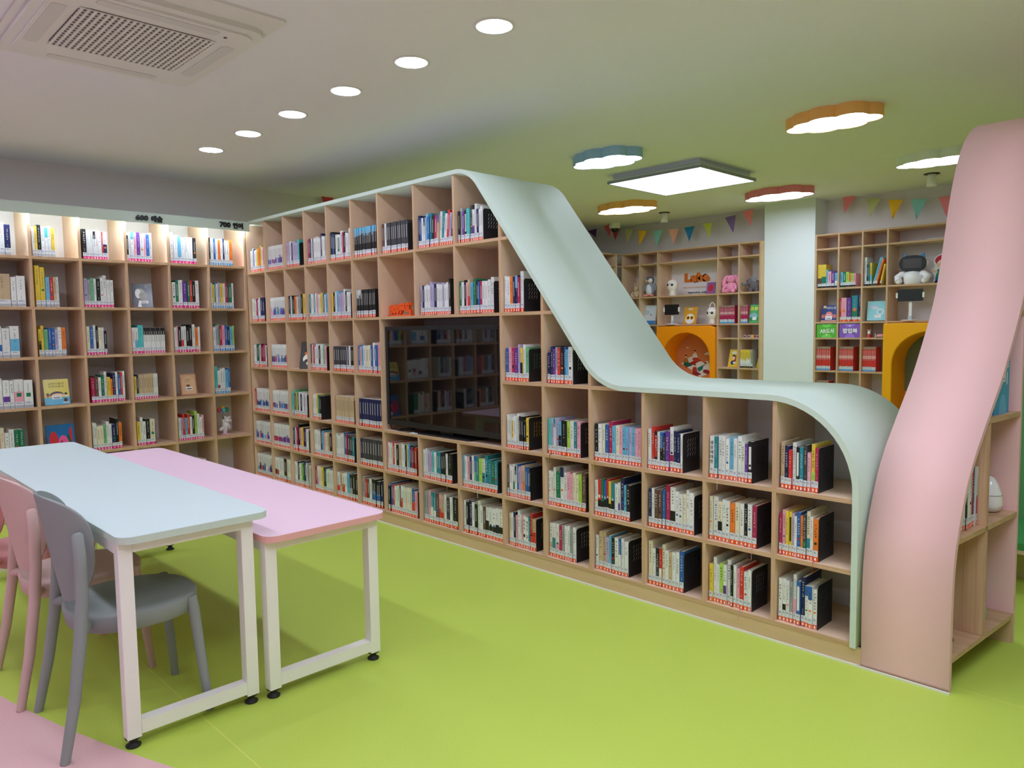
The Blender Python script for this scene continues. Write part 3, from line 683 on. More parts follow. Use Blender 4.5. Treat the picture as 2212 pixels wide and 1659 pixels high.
def cover_geo(m, B, near):
    t, h, d, b = B['t'], B['h'], B['d'], B['b']; rr = random.Random(B['seed']); base = C[b['col']]; v = 1+rr.uniform(-0.07, 0.05); base = tuple(c*v for c in base); e = 0.0014
    if near:
        r_ = min(0.0025, t*0.12)
        poly = [(r_, 0), (t-r_, 0), (t, r_), (t, d), (t-e, d), (t-e, e*2), (e, e*2), (e, d), (0, d), (0, r_)]
        m.prism(poly, 0.0005, h, 'z', base)
    else: m.box((0, 0, 0.0005), (t, d, h), base)
    y = -0.0003; F = lambda z0, z1, c, i0=0.0, i1=1.0, yy=y: m.add([(t*i0, yy, z0), (t*i1, yy, z0), (t*i1, yy, z1), (t*i0, yy, z1)], [(0, 1, 2, 3)], c)
    if b['top']: F(h*rr.uniform(0.62, 0.82) if b['top'] != 'k' else h*0.72, h-0.0004, C[b['top']])
    if b['low']: F(0.05, h*rr.uniform(0.38, 0.6), C[b['low']])
    if b.get('band'): F(h*0.52, h*0.64, srgb(236, 190, 190), 0.12, 0.9); F(h*0.90, h*0.999, srgb(150, 130, 110))
    if b['mid']: F(h*0.34, h*0.88, C[b['mid']], 0.2, 0.8)
    lum = sum(base); ink = LIGHT if lum < 0.75 else INK
    if rr.random() < 0.2 and lum > 1.2 and not b['txt']: ink = C[rr.choice('rnebm')]
    if b['txt']:
        s = b['txt']; n = len(s); 
        if n == 1: put_text(m, s, t*0.2, t*0.8, h*0.50, h*0.50+t*0.8, -0.0006, 0, LIGHT, 0.03)
        else:
            zt = h*0.9; g = (h*0.9-h*0.34)/n
            for ch in s:
                zt -= g
                if ch != '_': put_text(m, ch, t*0.16, t*0.84, zt+g*0.12, zt+g*0.9, -0.0006, 0, ink, 0.02)
    else:
        size = min(t*0.62, 0.014)*rr.uniform(0.7, 1.05)
        if near: glyphs(m, t/2, h*rr.uniform(0.42, 0.55), h*rr.uniform(0.84, 0.93), size, ink, rr, -0.0006); glyphs(m, t/2, 0.058, h*0.36, size*0.5, ink, rr, -0.0006)
        else: F(h*0.45, h*0.86, tuple(0.5*a+0.5*c for a, c in zip(base, ink)), 0.34, 0.62, -0.0006)
        if near and rr.random() < 0.22: F(h*0.40, h*0.40+t*0.5, C[rr.choice('rekbo')], 0.25, 0.75, -0.0005)
def page_geo(m, B):
    t, h, d = B['t'], B['h'], B['d']; e = 0.0016; m.box((e, 0.003, 0.002), (t-e, d-0.003, h-0.0022), PAPER)
def label_geo(m, B, near):
    t, h = B['t'], B['h']; lc, dg = LAB[B['lab']]; y = -0.0008; rr = random.Random(B['seed']+1); z0, z1, z2 = 0.003, 0.0225, 0.052+rr.uniform(-0.002, 0.003); a = t*0.02; b_ = t*0.98
    if near: m.box((a, y, z0), (b_, -0.0002, z1), lc); m.box((a, y, z1), (b_, -0.0002, z2), (0.66, 0.70, 0.74))
    else: m.add([(a, y, z0), (b_, y, z0), (b_, y, z1), (a, y, z1)], [(0, 1, 2, 3)], lc); m.add([(a, y, z1), (b_, y, z1), (b_, y, z2), (a, y, z2)], [(0, 1, 2, 3)], (0.66, 0.70, 0.74))
    yy = y-0.0002; w = min(t*0.62, 0.012)
    for k, (u0, u1) in enumerate(((0.18, 0.6), (0.18, rr.uniform(0.65, 0.85)))):
        zz = z2-0.009-0.0045*k; m.add([(t*u0, yy, zz), (t*u1, yy, zz), (t*u1, yy, zz+0.0022), (t*u0, yy, zz+0.0022)], [(0, 1, 2, 3)], (0.12, 0.12, 0.14))
    if dg:
        wd = min(t*0.55, 0.0095)
        if near:
            vs, fs, ax, bx, ay, by = DIG[dg]; m.add([(t/2-wd/2+(v[0]-ax)/(bx-ax)*wd, yy, 0.0045+(v[1]-ay)/(by-ay)*0.0145) for v in vs], fs, (0.9, 0.9, 0.88))
        else: m.add([(t/2-wd*0.4, yy, 0.006), (t/2+wd*0.4, yy, 0.006), (t/2+wd*0.4, yy, 0.019), (t/2-wd*0.4, yy, 0.019)], [(0, 1, 2, 3)], (0.9, 0.75, 0.7))
# bookends: black pressed-steel plates with rows of slots
def bookend_meshes():
    cu = bpy.data.curves.new('plate', 'CURVE'); cu.dimensions = '2D'; cu.fill_mode = 'BOTH'; cu.extrude = 0.0008; W_, H_ = 0.155, 0.198
    def sp(P):
        s_ = cu.splines.new('POLY'); s_.points.add(len(P)-1); s_.use_cyclic_u = True
        for i, p in enumerate(P): s_.points[i].co = (p[0], p[1], 0, 1)
    P = [(0, 0), (W_, 0), (W_, H_)]+[(W_*0.12*(1-math.sin(a)) if False else 0.018-0.018*math.sin(a), H_-0.018+0.018*math.cos(a)) for a in [PI/2*k/6 for k in range(7)]]
    sp(P)
    for i in range(4):
        for j in range(4):
            x = 0.045+0.022*i; z = 0.088+0.0235*j
            L = [(-0.0045, -0.0095), (-0.0015, -0.0095), (0.0, -0.004), (0.0030, 0.004), (0.0065, 0.0085), (0.0075, 0.0100), (0.0045, 0.0100), (0.0015, 0.006), (-0.0015, -0.002), (-0.003, -0.007)]
            sp([(x+p[0]*0.9+(0.0022 if q_ in (3, 4, 5) or q_ < 0 else 0)+(-0.0012 if q_ in (8, 9, 0) else 0)+(0.0024 if q_ in (1, 2, 3, 4, 5) else 0), z+p[1]) for q_, p in enumerate(L)])
    o = bpy.data.objects.new('plate', cu); COL.objects.link(o); dg = bpy.context.evaluated_depsgraph_get(); dg.update(); me = bpy.data.meshes.new_from_object(o.evaluated_get(dg)); bpy.data.objects.remove(o)
    me.transform(Matrix(((0, 0, 1, 0), (1, 0, 0, 0), (0, 1, 0, 0), (0, 0, 0, 1)))); me.materials.clear(); me.materials.append(MATS['bookend']); me.name = 'plate'
    m = MB(); m.box((-0.075, 0.02, 0.0), (-0.0009, 0.135, 0.0004)); return me, m.build('foot', 'bookend', data_only=True)
BE = bookend_meshes()
BENDS = []
def bookend(M0, x, where, far=False):
    BENDS.append((M0 @ Matrix.Translation((x+0.0016, 0.022, 0.0003)), where))

XC = ['', ]
def LM(z): return Matrix.Translation((0, 0, z+T))
LCOL = {c: s for c, s in zip(range(15), ['corner column', 'second column from the corner', 'third column from the corner', 'fourth column from the corner', 'fifth column from the corner', 'column just before the television', 'first column under the television', 'middle column under the television', 'last column under the television',
        'first column past the television', 'second column past the television', 'third column past the television', 'third column from the arch end', 'second column from the arch end', 'arched end column'])}
LROW = ['top row', 'second row', 'third row', 'fourth row', 'second lowest row', 'lowest row']
def lcell(row, c, f0, f1, spec, end=True, h=0.208, **kw):
    x0, x1 = D[c]+T, (D[c+1] if c < 14 else -1.205)-T; w = x1-x0; M0 = LM(ZR[row]) @ Matrix.Translation((x0, 0, 0)); wh = '%s, %s' % (LROW[row], LCOL[c])
    if row < 2 and 6 <= c <= 8: wh = wh.replace('under', 'over')
    e = fill(M0, 0.004+f0*w, f1*w, spec, 'o', wh, h=h, **kw)
    if end: bookend(M0, e, wh)
# row, column, start, end, books
S1 = 'w/b4 w/v4 w/u4 w/m4 w/b4 w/v4 w/u4 w/b4 w/v4 w/n4 w/u4 w/b4'
lcell(0, 0, .06, .99, 'w4 w4+ b3 w4 w3 y4 o5 y4+ w4 p3 m3 w3', False)
lcell(0, 1, .06, .99, S1, False, jit=.003)
lcell(0, 2, .02, .66, 'u5 w3+ d2 u3 u3 u3 a3+')
lcell(0, 3, .03, .93, 'm3 m3 n5 w3 d2 w3 w3 w3 w3 w3 w3 w3 n4+ w3 w3 w3 g3 m2')
lcell(0, 4, .02, .97, 'k5+ b3 k3 w3 w=e6 w5+ m3 k3 w3 w3 w4+ e2~w', False)
lcell(0, 5, .01, .88, 'k^s4*14', h=.222, jit=.002)
lcell(0, 6, .03, .80, 'f4 f3 w4 d5*10', h=.215, jit=.003)
lcell(0, 7, .02, .93, 'n4+ b4 w3 w^n3 s5+ b4 t4+ k5 m5 x4^b w4+ t5+ w5 r4+ u4 f4+', False, lean=[0, 0, 0, 0, 1, 1, 1, 2, 3, 4, 4, 5, 6, 6, 6, 6], jit=.004)
lcell(0, 8, .02, .60, 'k4 g4+ v4 k=i4 a6 d5+ w/v4 w4+ n4 w4 w4', h=.205)
lcell(1, 0, .06, .80, 'w3 c3 w3 m3 w3 w3 n5 n4')
lcell(1, 1, .06, .99, 'w/p5 w/p4 w/b4 w/b4 w/u4 w/t4 w/u4 w/b4 w/v4 w/b4 w/m4 w/u4', False, jit=.003)
lcell(1, 2, .02, .86, 'k3 w3 k/e3 k3 o4 w2 g3 g3 k3 y5+')
lcell(1, 3, .02, .96, 't4 w4 w3 t3 w3 p3 c3 w3 y3 y3 b3 w3 s4 b4', False)
lcell(1, 4, .02, .86, 'y3 k4 w3 s4 u5 u5 w3+ k3 w4 w3')
lcell(1, 5, .03, .80, 'k^w3*4 k4*8', h=.212, jit=.002)
lcell(1, 7, .06, .86, 'u3 n3 w3 w4 w3 u4+ u3 n4 w4 w3 w3 u3 w4 w3 k3+')
lcell(1, 8, .02, .85, 'e4 w4 k3 p3 x/r4 s4 e5+ k3 b3 m4 w4 w4 w4 w5+')
lcell(1, 9, .01, .52, 'w5 w5 o5 n4 n4^s m4 w6+', h=.215)
lcell(2, 0, .05, .82, 'w4 w3 n3 e4 c3 p3 k3 m4 m4 w3')
lcell(2, 1, .06, .99, 'w/n4 w/v5 w/m4 w/u4 w/b4 w/u5 w/b4 w/t4 w/b4 w/m4 w/v4', False, jit=.003)
lcell(2, 3, .01, .74, 'n2 w3 r4 w3 w3 w3 k4 w3 w3 q4 p4')
lcell(2, 4, .02, .93, 'd5*6 u3 k3 w4 k4 k4', jit=.004, h=.2)
lcell(2, 5, .03, .90, 'b3 p3 s4 w4 c5 c4 b3 w4+ b4 p5+')
lcell(2, 9, .01, .63, 'b5 p5 m5 v5 u4+ y4/k w4+ q5', h=.206, jit=.004)
lcell(2, 10, .02, .62, 'n4- n4+ v4 g/p3 r4 k5 b2 s4 w6', h=.205)
lcell(3, 0, .02, .99, 'r/o4 w/b4 w/n4 w/b4 w/s4 w/v4 w/b4 w/n4 w/b4 w/s4 w/b4', False, jit=.003)
lcell(3, 1, .02, .99, 'w/m4 w/b4 w/b4 w/c4 w/v4 w/b4 w/s4 w/b4 w/m4 w/s4 w/u4', False, jit=.003)
lcell(3, 2, .02, .80, 'a3 q3+ m3 l3 d3 w3 n4 w3 u3 w4')
lcell(3, 3, .03, .42, 'w4 w4 w3 y3 e4 k4')
lcell(3, 4, .03, .84, 'x4*12', h=.218, jit=.002)
lcell(3, 5, .01, .99, 'n5*10', False, h=.215, jit=.002)
lcell(3, 9, .03, .60, 'w4 w4 w=y5 w4 w5+ k4 k4 k4- y5', h=.2)
lcell(3, 10, .01, .76, 'a5 u4~f w^t3 u4+ s4/k k8 l5 w5 t4 p5', h=.205)
lcell(3, 11, .01, .92, 'k5~y w5 c4 b5 m5+ s5 c5 p4 s4 s4 u4 s4 p4 p4', h=.205, jit=.004)
lcell(3, 12, .01, .64, 'w5 r5+ k5=r w4 b5/k d4- v6 w/m6+ n5 n6 w3', h=.202)
lcell(3, 13, .01, .69, 'w7#생상에대한 t5 w6+~w w5 w6 s6 w5 w6+ i5 v4- k=w6', h=.2)
lcell(3, 14, .02, .55, 'x6+ n6 r5- w6+ k=w5 t6 d5 p5- y/l6+ m5', h=.2)
lcell(4, 0, .02, .99, 'w/b4 w/v4 w/u4 w/m4 w/b4 w/s4 w/s4 w/p4 w/v4 w/b4 w/w4 w/p4', False, jit=.003)
lcell(4, 1, .01, .99, 'w/m5*5 w/v5*8', False, jit=.003)
lcell(4, 2, .02, .82, 'n3 w3 m3 k4+ p3 y4 k3 v3 w4')
lcell(4, 3, .02, .90, 'w4 w4 w4 k4+ s3 p3 c4 x4 k5')
lcell(4, 4, .02, .84, 'i4 w4 w3 w4+ b5+ m3 d5 d5 t4')
lcell(4, 5, .01, .99, 'n3 d5*9', False, jit=.003)
lcell(4, 6, .02, .90, 'p3 w4 i4 r5 w3 k5 x5 w4 w4 n3 y3 s4 n3 m4 k3 r4~y', h=.212)
lcell(4, 7, .03, .80, 'w4 w4 u5 u5~f a4 w4 t5 t4 k5 k4 w4 k9~x', h=.205)
lcell(4, 8, .02, .84, 's4 w4 p4 n4 w4 b/q4 t4 l6~w i5/t t5+ t6 e5 t5', h=.208)
lcell(4, 9, .02, .64, 'f4 w4 w5 w/e4 w^k4 b5+ u5 p4 x/o5 b5 b5 k3', h=.2)
lcell(4, 10, .01, .88, 'w4~p w4 i4+ e7 w^n6+ w5 p5 p4 c5 c4 l5 f6+', h=.208)
lcell(4, 11, .01, .74, 'w5 r/k5#1 e/k4#2 b/k4#3 r/k4#4 y/k4#5 t/k5#6 w6 w/v3 n5+ s4 k6', h=.202)
lcell(4, 12, .02, .84, 'n4 w4 f5 f5 b4 m6+ w/k7+ w5 w5 c4 w4+ w6', h=.205)
lcell(4, 13, .01, .75, 'c4 w6+ c/k5 w4 w5 o6 c5 w5 k4 w5 m5~p', h=.205)
lcell(4, 14, .01, .58, 'm5 p6+ y5 y=k5 u4 w4 b6 o4 d/e5 c/t6+ w5 o8~r', h=.198)
lcell(5, 0, .02, .99, 'w/s4 w/k4 w/o4 w/v4 w/b4 w/w4 w/u4 w/v4 w/n4 w/u4', False, jit=.003)
lcell(5, 1, .02, .98, 'w/k4 w/r5 w4 w4 w3 k4 k3 c6 w4 n4', False, jit=.004)
lcell(5, 2, .02, .84, 'w4 w4 n5 w4 l4 e4 n6+ w3 g4 w4')
lcell(5, 3, .03, .86, 'm5 w/u4 c4 c4 y4 k4 t3 w4 i5 w4 w4')
lcell(5, 4, .02, .90, 'w/r5 x4 w/r5 w4 s5 k/g5 k5 k4')
lcell(5, 5, .03, .88, 'g5 r4 f5 w4 k/b4*4 n4')
lcell(5, 6, .02, .90, 'k4 b5+ r4 w4 i5 f3 w/r4 w5 c4 w4 c5 b6/r p5', h=.205)
lcell(5, 7, .02, .93, 'g4 g4 p4 t/w4 t/w4 f5 p4/r x4/r w4 d6 w4 k8', h=.215)
lcell(5, 8, .02, .93, 'w4 k4 n5+ w4 k4 i5+ w4 f4 w5/k w5/k w5/k w5/k w6/k', h=.208)
lcell(5, 9, .05, .76, 'c5 w4 n4 p3 w6+ w3 p3 w5#대수사_1 w5#대수사_2 t3 r5+ x/r7', h=.205)
lcell(5, 10, .02, .66, 'w/x6 w/t6 w/p6 m6 g4 w5 w4 g5 w6', h=.2)
lcell(5, 11, .02, .70, 'w4 x6+ x5+ u6 s3 k5 w6 b/w4 w4 w6', h=.2)
lcell(5, 12, .01, .65, 'c6+ w5 d5^k r/w4 c5+ w5 x5 w5 w5 b6', h=.205)
lcell(5, 13, .01, .69, 'y6 w5+ w5 l6 w/v5 w6+ k4 w5 p5 r6~p w6 w5', h=.198)
lcell(5, 14, .01, .56, 'w6 w/k5 w5 g5 w/p5+ b=w6 n6+ w^b5 w^b6 w6-', h=.2)

# the wall bookcase: cell k lies between divider k+1 and divider k
def WM(k, z): return Matrix.Translation((XF, LY[k+1]+0.0105, z+0.0105)) @ Matrix.Rotation(PI/2, 4, 'Z')
WCOL = ['corner column', 'second column from corner', 'third column from corner', 'fourth column from corner', 'fifth column from corner', 'sixth column from corner']+['far column']*8
WROW = ['lit top row', 'second row', 'third row', 'fourth row', 'fifth row', 'lowest row']
def wcell(row, k, f0, f1, spec, lab, end=False, h=0.235, **kw):
    w = 0.3245; M0 = WM(k, LZ[row]); wh = 'wall bookcase %s, %s' % (WROW[row], WCOL[k]); e = fill(M0, 0.003+f0*w, f1*w, spec, lab, wh, h=h, **kw)
    if end: bookend(M0, e, wh)
wcell(0, 5, .0, .68, 'w5 w6 b4 w6 w5 n6', 'g'); wcell(0, 4, .03, .53, 'w4 y4 k6 w6 w^a5 w5 y6', 'g'); wcell(0, 3, .04, .62, 'k6 w5 w5 w^k4 w4 w5 r2 w/n6', 'p'); wcell(0, 2, .0, .64, 'k3- w3 w^s5 p4 v5 w6 p3 b5 w4+', 'p'); wcell(0, 1, .04, .76, 'w5+ w6 s5 w6 w4 w8 k5', 'p'); wcell(0, 0, .03, .68, 'k2 w5 b4 w4 o5 w4 n3 w4 w5 o6', 'b')
wcell(1, 5, .0, .90, 'w4 e3 x9+ w3 w5', 'g'); wcell(1, 4, .04, .55, 'y7++++ y7++++ s6 r5 x4 w4', 'g'); wcell(1, 3, .02, .72, 'u6 g5 q6 w4 k7 w5 w6+ w6 w6', 'p'); wcell(1, 1, .03, .76, 'w6 e4 w7+ v7 e4 r4 k5 w6+', 'p'); wcell(1, 0, .03, .68, 'w3 y4 t3 w4 u5 y6 w5 m4 f3 e7 w4', 'b', h=.225)
wcell(2, 5, .0, .72, 'w5 w/b6 w5 w/s6', 'g'); wcell(2, 4, .04, .63, 'y/k4 y5+ q6 b6 b5 u5 w6 o7', 'g', h=.222); wcell(2, 3, .02, .48, 'c6 b6 w5+ k4+ c6 w4 k5-', 'p', h=.225); wcell(2, 2, .02, .86, 'w5 w/s5 a9+ w^k4*9', 'p', h=.222, jit=.004); wcell(2, 1, .03, .74, 'w5 p3 k6 w/r5 w5 k6 k6+ w7+ o5 w4', 'p', h=.228); wcell(2, 0, .03, .64, 'w5 u4 q4+ m5 p6 b5 n5 s6 l3', 'b', h=.228)
wcell(3, 5, .0, .92, 'w5 w6+ w/v5 w3 w/p7 w7', 'g', True, h=.225); wcell(3, 4, .0, 0, '', 'g') if False else None
wcell(3, 3, .06, .84, 'm7- f6 w5- e6 w5+ y6- o4-- n6+ w4+ b5 r4+ w4+', 'p', h=.225); wcell(3, 2, .02, .62, 'y4- n4 x5*6 w4 w4', 'p', True, h=.215, jit=.004); wcell(3, 0, .03, .48, 'a5+ w/m4 w5 w5+ s5 b4', 'b', True, h=.222)
wcell(4, 5, .0, .70, 'w4 p5 c4+ w4- w5+ e4 e5', 'g', h=.225); wcell(4, 3, .04, .74, 'w2+ w4+ c5 c5 q5 w4+ w4 n7 k4++ o5', 'p', h=.208); wcell(4, 2, .03, .52, 'y5 w4+ w4 k6 c8', 'p', True, h=.215); wcell(4, 1, .03, .73, 'w4 u4 r4+ s4 r5+ w4 k5+ l5++ w4+ w4 p4', 'p', h=.208)
wcell(5, 1, .3, .75, 'w5 w6 k4 w5', 'p', h=.21); wcell(5, 3, .05, .7, 'w5 w6 b4 w5 c5 m4', 'p', h=.21)
# further along the wall, seen only as reflections in the television
PALX = 'w w w c u k n b s t e o m p g d w i'.split()
for k in range(6, 12):
    for row in range(5):
        if rb.random() < 0.12: continue
        n = rb.randint(6, 10); wcell(row, k, .03, rb.uniform(.5, .85), ' '.join(rb.choice(PALX)+str(rb.randint(3, 7)) for _ in range(n)), 'g', rb.random() < .5)

# back of the far room
def YM(x, z): return Matrix.Translation((x+0.0095, YS, z+0.0095))
UA, UB = 'nook bookcase left of the pillar', 'nook bookcase right of the pillar'
fill(YM(AX[3], BZ[3]), .01, .215, 'm3!*15', 's', 'magenta-spined set by the orange nook', h=.225, jit=.002); fill(YM(AX[4], BZ[3]), .01, .10, 'm3!*7', 's', 'second magenta-spined set by the orange nook', h=.225, jit=.002)
fill(YM(AX[4], BZ[5]), .005, .17, 'y/w3*10 g3 g3', 'k', 'yellow-topped set beside the pillar', h=.225, jit=.003); fill(YM(AX[3], BZ[6]), .01, .18, 'w3*11 d4', 'k', 'white set beside the orange nook', h=.215, jit=.003)
fill(YM(BX[0], BZ[2]), .004, .236, 'y/f6++++ y/e7++++ s3+ p5 v5 s3-/w s3-/w', 'k', 'top books next to the pillar', h=.185, jit=.002)
fill(YM(BX[1], BZ[2]), .004, .17, 's5 e5 l5 o/q4- l/y4- p4-', 'k', 'rainbow row right of the pillar', h=.165, jit=.002)
fill(YM(BX[2], BZ[2]), .004, .085, 'w6++++ n4 e3 y/s5+', 'k', 'tall books in the third column right of the pillar', h=.23, jit=.003)
fill(YM(BX[2], BZ[2]), .088, .135, 's3+ s3+ o4', 'k', 'leaning books in the third column right of the pillar', h=.29, jit=.002, lean=[15, 15, 15]); fill(YM(BX[2], BZ[2]), .165, .182, 'y4', 'k', 'small leaning book, third column right of the pillar', h=.23, jit=.001, lean=[11])
fill(YM(BX[1], BZ[3]), .004, .238, 'r2 p7 v6 t/e8+ n5++', 'o', 'big picture books, second column right of the pillar', h=.265, jit=.002)
for c_, nm in ((0, 'first'), (1, 'second'), (2, 'third')):
    fill(YM(BX[c_], BZ[5]), .004, .165 if c_ < 2 else .145, 'r2!*15', 's', 'red set, %s column right of the pillar' % nm, h=.27, jit=.002, nonum=True)
fill(YM(BX[0], BZ[6]), .004, .15, 'r2!*14', 's', 'lower red set right of the pillar', h=.24, jit=.002)
# the pink bookcase: its cells open towards +x
PM = Matrix.Translation((xr(0.14)-0.018, 0.150, 0.6005)) @ Matrix.Rotation(PI/2-math.atan(0.087), 4, 'Z')
fill(PM, .0, .190, 'w5--- w5-- w4-- k3- w4- w5 r5 n4+ w/m3', 'o', 'middle shelf of the pink bookcase', h=.25, jit=.003)

# the 300 that show largest become books of their own; the rest is one mass
BOOKS.sort(key=lambda B: -B['vis'])
NEAR = BOOKS[:300]; REST = BOOKS[300:]
RIB = {k: C[k] for k in 'ynrpwfxe'}
for B in NEAR:
    b = B['b']; col = CN[b['col']]; thick = 'thick ' if b['t'] >= 6.5 else ('thin ' if b['t'] <= 3 else ''); two = ''
    if b['low']: two = ' and '+CN[b['low']] if b['low'] != b['col'] else ''
    elif b['top']: two = ' and '+CN[b['top']]
    lbl = '%s%s book, %s from left, %s' % (col, two, ORD[B['i']], B['where'])
    if len(lbl.replace(',', '').split()) > 16: lbl = lbl.replace(two, '')
    t = thing('book', lbl, 'book', (0, 0, 0), 0, 'library books, '+B['where']); t.matrix_world = B['M']
    m = MB(); cover_geo(m, B, True); m.build('cover', 'paint', t, fix=False)
    m = MB(); page_geo(m, B); m.build('page_block', 'matte', t, fix=False)
    m = MB(); label_geo(m, B, True); m.build('spine_label', 'paint', t, fix=False)
    if b['rib']:
        m = MB(); x = B['t']*0.4; P = [(x, 0.004, 0.006), (x+0.001, -0.004, 0.0035), (x+0.0005, -0.024, 0.001), (x+0.003, -0.028, -0.020), (x+0.001, -0.026, -0.048)]
        m.tube(P, 0.0022, C[b['rib']], n=6, flat=0.35); m.build('ribbon_marker', 'fabric', t)
m = MB()
for B in REST:
    m.M = B['M']; cover_geo(m, B, False); label_geo(m, B, False)
    m.M = B['M'] @ Matrix.Translation((0, 0, B['h']-0.0005)); m.box((0.0015, 0.0015, 0.0), (B['t']-0.0015, B['d']-0.001, 0.0008), PAPER)
m.M = Matrix()
tag(m.build('shelved_books', 'paint', fix=False), 'the many smaller-looking labelled library books farther along the bookcases', 'books', kind='stuff')
for Mx, wh in BENDS:
    if 'far column' in wh: lb_ = 'black slotted metal bookend farther along the wall bookcase'; g = 'bookends along the wall bookcase'
    else: lb_ = 'black slotted metal bookend, %s' % wh; g = None
    t = thing('bookend', lb_, 'bookend', group='black slotted bookends' if g is None else g); t.matrix_world = Mx
    for nm, me in zip(('plate', 'foot'), BE): o = bpy.data.objects.new(nm, me); COL.objects.link(o); o.parent = t

# ================================================================== display pieces on the wall bookcase
def obj1(name, label, cat, mb, mats, loc=None, rot=0.0, group=None):
    o = mb.build(name, mats, None, loc, rot); return tag(o, label, cat, group)
def placed(name, label, cat, M0, group=None):
    t = thing(name, label, cat, group=group); t.matrix_world = M0; return t
def face_book(M0, w, h, label, base, deco, th=0.014, tilt=-12, cat='book', yaw=0):
    """a book displayed cover outwards, leaning back; local x across, -y to the reader"""
    Mx = M0 @ Matrix.Rotation(math.radians(yaw), 4, 'Z') @ Matrix.Translation((0, 0, th*math.sin(math.radians(abs(tilt)))+0.0008)) @ Matrix.Rotation(math.radians(tilt), 4, 'X')
    t = placed('picture_book', label, cat, Mx)
    m = MB(); m.box((-w/2, 0, 0), (w/2, 0.0015, h), base); m.box((-w/2, th-0.0015, 0), (w/2, th, h), base); m.box((-w/2, 0.0015, 0), (-w/2+0.0015, th-0.0015, h), base)
    deco(m, w, h); m.build('cover', 'gloss', t, fix=False)
    m = MB(); m.box((-w/2+0.0016, 0.0016, 0.002), (w/2-0.002, th-0.0016, h-0.002), PAPER); m.build('page_block', 'matte', t, fix=False)
    return t
def disc(m, cx, cz, rx, rz, y, col, n=28, a0=0, a1=2*PI): m.add([(cx, y, cz)]+[(cx+rx*math.cos(a0+(a1-a0)*k/n), y, cz+rz*math.sin(a0+(a1-a0)*k/n)) for k in range(n+1)], [(0, k+1, k+2) for k in range(n)], col)
def rc(m, x0, z0, x1, z1, y, col): m.add([(x0, y, z0), (x1, y, z0), (x1, y, z1), (x0, y, z1)], [(0, 1, 2, 3)], col)
def poly(m, P, y, col): m.add([(p[0], y, p[1]) for p in P], [tuple(range(len(P)))], col)
WHT = srgb(235, 235, 232); SKIN = srgb(240, 205, 175); DKB = srgb(70, 40, 30)
def d_ear(m, w, h):
    disc(m, -w*.12, h*.62, w*.24, h*.17, -.0005, srgb(150, 160, 140)); disc(m, -w*.22, h*.58, w*.15, h*.20, -.0007, WHT); disc(m, w*.02, h*.50, w*.20, h*.14, -.0009, srgb(120, 115, 80))
    poly(m, [(-w*.16, h*.16), (w*.24, h*.16), (w*.2, h*.36), (w*.1, h*.44), (-w*.1, h*.4)], -.001, srgb(110, 105, 70)); poly(m, [(-w*.28, 0.004), (-w*.08, 0.004), (-w*.14, h*.3), (-w*.2, h*.28)], -.0012, WHT)
    rc(m, -w*.16, h*.18, w*.26, h*.27, -.0014, WHT); rc(m, -w*.10, h*.20, w*.20, h*.235, -.0016, (0.1, 0.1, 0.1)); glyphs(m, w*.2, h*.80, h*.93, .012, WHT, random.Random(2), -.0016); rc(m, -w*.49, 0.004, -w*.43, h*.10, -.0014, srgb(200, 30, 60))
def cellc(row, k, f): return WM(k, LZ[row]) @ Matrix.Translation((0.3245*f, 0, 0))
face_book(cellc(1, 2, .40) @ Matrix.Translation((0, .06, 0)), .155, .21, 'dark charcoal picture book with a white ear-shaped motif, facing out in the wall bookcase', srgb(52, 54, 62), d_ear, yaw=-8)
def d_yel(m, w, h):
    rc(m, -w/2, 0, w/2, h*.29, -.0004, srgb(90, 178, 214)); disc(m, 0, h*.35, w*.30, h*.17, -.0006, DKB, a0=0, a1=PI); disc(m, w*.04, h*.34, w*.27, h*.10, -.0008, SKIN, a0=0, a1=PI)
    for k, tx in enumerate(('금쪽이들의', '진짜마음속')): put_text(m, tx, -w*.31, w*.31, h*(.78-.11*k), h*(.87-.11*k), -.0008, 0, srgb(120, 110, 40), 0.01)
    disc(m, -w*.36, h*.42, w*.06, h*.045, -.0009, DKB); disc(m, -w*.36, h*.36, w*.055, h*.06, -.0008, srgb(200, 60, 60)); disc(m, w*.36, h*.42, w*.06, h*.045, -.0009, DKB); disc(m, w*.36, h*.35, w*.055, h*.05, -.0008, WHT)
    rc(m, -w*.2, h*.22, w*.17, h*.35, -.001, WHT); rc(m, -w*.14, h*.25, w*.12, h*.30, -.0012, (0.2, 0.2, 0.22)); disc(m, w*.33, h*.17, w*.08, h*.085, -.001, DKB); disc(m, w*.33, h*.06, w*.12, h*.06, -.001, WHT, a0=0, a1=PI)
face_book(cellc(3, 4, .40) @ Matrix.Translation((0, .05, 0)), .178, .208, 'yellow picture book with a drawn dark fringe of hair, facing out in the wall bookcase', srgb(226, 208, 92), d_yel)
def d_tan(m, w, h):
    rc(m, -w*.46, h*.03, w*.46, h*.97, -.0003, srgb(120, 84, 66)); rc(m, -w*.44, h*.04, w*.44, h*.96, -.0005, srgb(214, 172, 136)); poly(m, [(-w*.40, h*.08), (w*.40, h*.08), (w*.40, h*.66), (w*.22, h*.84), (0, h*.93), (-w*.22, h*.84), (-w*.40, h*.66)], -.0007, srgb(222, 184, 146))
    for k in range(2): glyphs(m, -w*.12+w*.12*k, h*.58, h*.76, .014, DKB, random.Random(7+k), -.0009); glyphs(m, w*.12, h*.58, h*.76, .014, DKB, random.Random(9), -.0009)
    disc(m, -w*.03, h*.45, w*.12, h*.05, -.0009, srgb(130, 80, 60)); rc(m, -w*.18, h*.24, w*.22, h*.39, -.0011, WHT); rc(m, -w*.12, h*.28, w*.17, h*.33, -.0013, (0.12, 0.12, 0.12))
